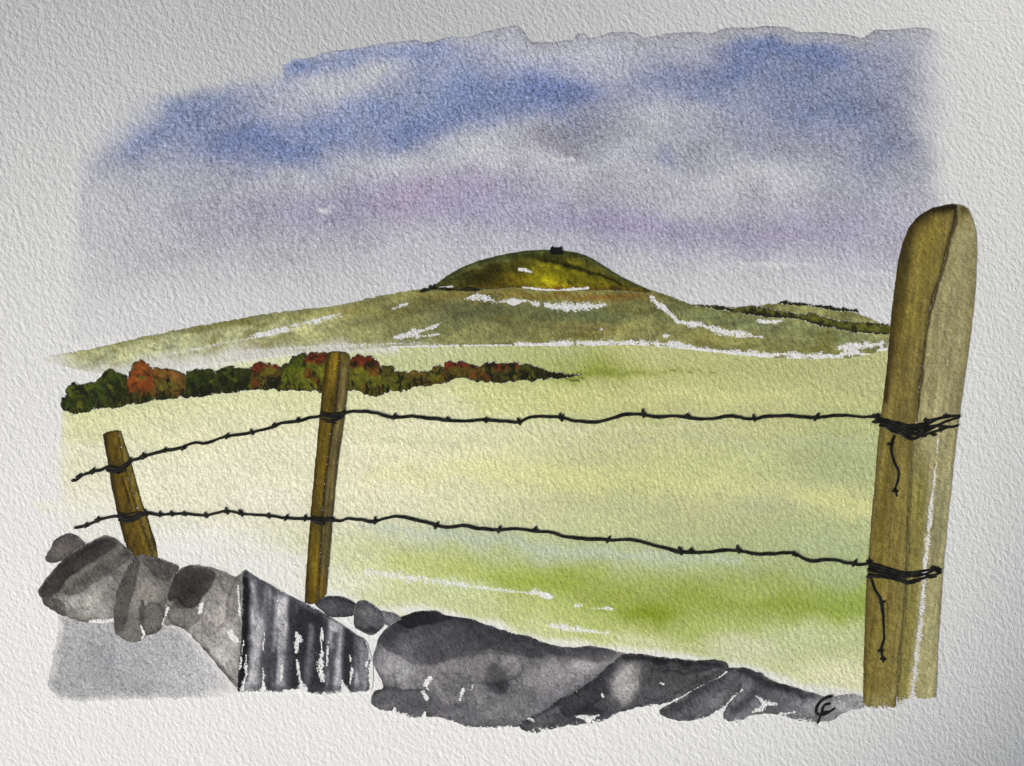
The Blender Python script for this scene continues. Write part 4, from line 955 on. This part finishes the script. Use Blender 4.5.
binding(w1, [([(874,416),(884,420),(898,423),(915,427),(930,421),(945,417),(958,416)], [1.6,1.8,1.6,1.7,1.9,1.6,1.4]), ([(875,421),(888,424),(902,430),(914,434),(926,431),(942,423),(958,418)], [2.2,2,1.7,2.2,1.7,1.5,1.1]), ([(879,425),(892,428),(904,435),(912,438.5),(919,436),(924,430)], [1.3,1.6,1.6,2.6,1.8,1]),
             ([(884,420),(900,427),(916,430),(934,426),(950,427),(958,425)], [1.3,1.3,1.6,1.8,1.6,1.2]), ([(872,414.5),(880,420),(890,430),(900,434)], [.9,1.5,1.6,1]), ([(906,438),(912,432),(924,426),(940,418)], [1.2,1.7,1.5,1]), ([(920,436),(934,432),(946,428),(954,427)], [1,1.4,1.6,1]), ([(896,424),(908,426),(922,424)], [2,2,1.6])], 520)
for k, (x, y, a) in enumerate([(875,422,100),(877,415,60),(926,420,120),(933,434.5,80),(946,416,100),(957,417,50),(923,436,30),(940,430,110)]): barb(x, y, w1, 60 + k, a, .72)
ink('loose_end', [(line([(894,436),(891.5,443),(891,452),(894,462),(898,471),(898,480),(895,488),(896.5,496)], 1.5, .35, 531, 7), [1.5,2,1.3,1.3,1.5,1.3,1.2,.8])], w1, .26)
for k, (x, y, a) in enumerate([(890,444,160),(895,491,120)]): barb(x, y, w1, 80 + k, a, .75)

w2 = empty('barbed_wire', 500, 530)
tag(w2, 'lower black barbed wire strand, sagging below the upper one towards the big post', 'barbed wire', 'barbed wire strands')
strand(w2, [(75,527.5),(85,526),(95,521.5),(108,517.5),(118,516),(130,517),(146,513.5),(160,515),(172,514),(185,514),(205,515.5),(216,513.5),(228,511),(240,513.5),(256,515),(270,516),(286,518),(305,518.5),(322,520),(334,520.5),(341,521),(347,518.5),(360,519.5),(374,521.5),(386,518),(400,517),(415,520),(430,523.5),(445,527),(465,526),(480,528.5),(497,530),(512,529),(535,531),(550,532.5),(566,537),(590,539),(608,540),(630,540),(650,544),(668,549),(680,552),(700,552.5),(725,550.5),(740,551.5),(760,554),(775,553.5),(792,553),(803,558),(812,561),(830,559.5),(845,562.5),(857,564.5),(869,563.5)], 601)
for k, (x, y) in enumerate([(86,525.5),(98,520),(146,513.5),(160,514.5),(172,514),(185,514),(206,515.5),(227,511.5),(241,513.5),(269,516),(286,518),(305,518.5),(375,521),(436,526),(499,530),(535,530),(608,540),(680,551.5),(691,550.5),(738,550),(795,554.5),(854,563.5)]):
    barb(x, y, w2, 200 + k, big=1.0 if k not in (14,17,19,21) else 1.2)
binding(w2, [([(117,516),(126,519),(136,517.5),(145,514)], [1.5,2,2,1.7]), ([(119,520),(128,521.5),(138,519)], [1.2,1.7,1]), ([(118,512.5),(127,514),(141,511.5)], [.7,1,.8])], 610)
binding(w2, [([(311,519.5),(320,521.5),(328,520),(334,519)], [1.5,2.2,2,1.6]), ([(312,516.5),(322,518),(333,517)], [1.1,1.3,1]), ([(315,523),(324,524.5)], [1,1.3])], 615)
binding(w2, [([(867,563),(880,566),(893,570),(908,573),(922,571),(941,569)], [2,1.8,1.6,1.5,1.4,1.1]), ([(868,569),(880,573),(895,577),(907,582),(918,579),(930,576),(941,573)], [2.2,1.8,1.6,2,1.6,1.5,1]), ([(868,575),(884,577),(898,580),(907,583),(920,581)], [2.4,1.8,1.6,1.6,.8]), ([(869,566),(884,570),(900,573.5),(915,576.5),(930,572),(939,567)], [1.5,1.4,1.3,1.5,1.3,.9]), ([(878,572),(892,573),(904,577),(921,574),(936,577)], [1.3,1.3,1.3,1.3,1])], 620)
for k, (x, y, a) in enumerate([(869,561,100),(869,577,140),(933,567.5,120),(931,577,60),(938,571,40),(908,583,80)]): barb(x, y, w2, 260 + k, a, .72)
ink('loose_end', [(line([(871,579),(875,590),(880.5,601),(883,618),(883.5,638),(881,649),(883,662)], 1.5, .35, 631, 7), [1.3,1.4,2,1.2,1.2,1.5,.9])], w2, .26)
for k, (x, y, a) in enumerate([(882,602,20),(880.5,651,140),(883,659,70)]): barb(x, y, w2, 280 + k, a, .72)

# ------------------------------------------------------------------ the painter's monogram
sg = ink('monogram', [(catmull([(832,696),(827,697),(820.5,701),(816.5,707),(816,712.5),(820,715),(827,713),(834.5,708)], 1.0), [1.3,1.5,1.4,1.5,1.4,1.3,1.2,.9]),
                      (catmull([(829.5,703.5),(825,704.5),(822,708.5),(823,712),(828,711)], 1.0), [1.2,1.3,1.3,1.1,.8]), (catmull([(822.5,708),(820,716),(817,723.5)], 1.0), [1.2,1.1,.8])], None, .3)
tag(sg, 'black pen monogram of two interlocked letters C on the last low stone', 'monogram')

# ------------------------------------------------------------------ camera and light
cam = bpy.data.cameras.new('camera'); co = bpy.data.objects.new('camera', cam); col.objects.link(co)
co.location = (0, 0, D); co.rotation_euler = (0, 0, 0)
cam.sensor_width = 36; cam.lens = 36 * (D - HC) / (1024 * K); cam.clip_start = 0.01; cam.clip_end = 100
scene.camera = co

w = bpy.data.worlds.new('World'); scene.world = w; w.use_nodes = True
nt = w.node_tree; bg = nt.nodes['Background']
sk = nt.nodes.new('ShaderNodeTexSky'); sk.sky_type = 'NISHITA'; sk.sun_disc = False
sk.sun_elevation = e; sk.sun_rotation = math.radians(90) - az
hs = nt.nodes.new("ShaderNodeHueSaturation"); hs.inputs["Saturation"].default_value = 0.14; nt.links.new(sk.outputs[0], hs.inputs["Color"]); nt.links.new(hs.outputs[0], bg.inputs[0]); bg.inputs[1].default_value = 0.05
sun = bpy.data.lights.new('sun', 'SUN'); so = bpy.data.objects.new('sun', sun); col.objects.link(so)
sun.energy = 1.5; sun.angle = math.radians(12); sun.color = (1.0, 0.93, 0.82)
from mathutils import Vector
so.rotation_euler = Vector((lx * math.cos(e), ly * math.cos(e), math.sin(e))).to_track_quat('Z', 'Y').to_euler()
vs = scene.view_settings; vs.view_transform = 'Standard'; vs.look = 'None'; vs.gamma = 1; vs.use_curve_mapping = False
vs.exposure = 1.36
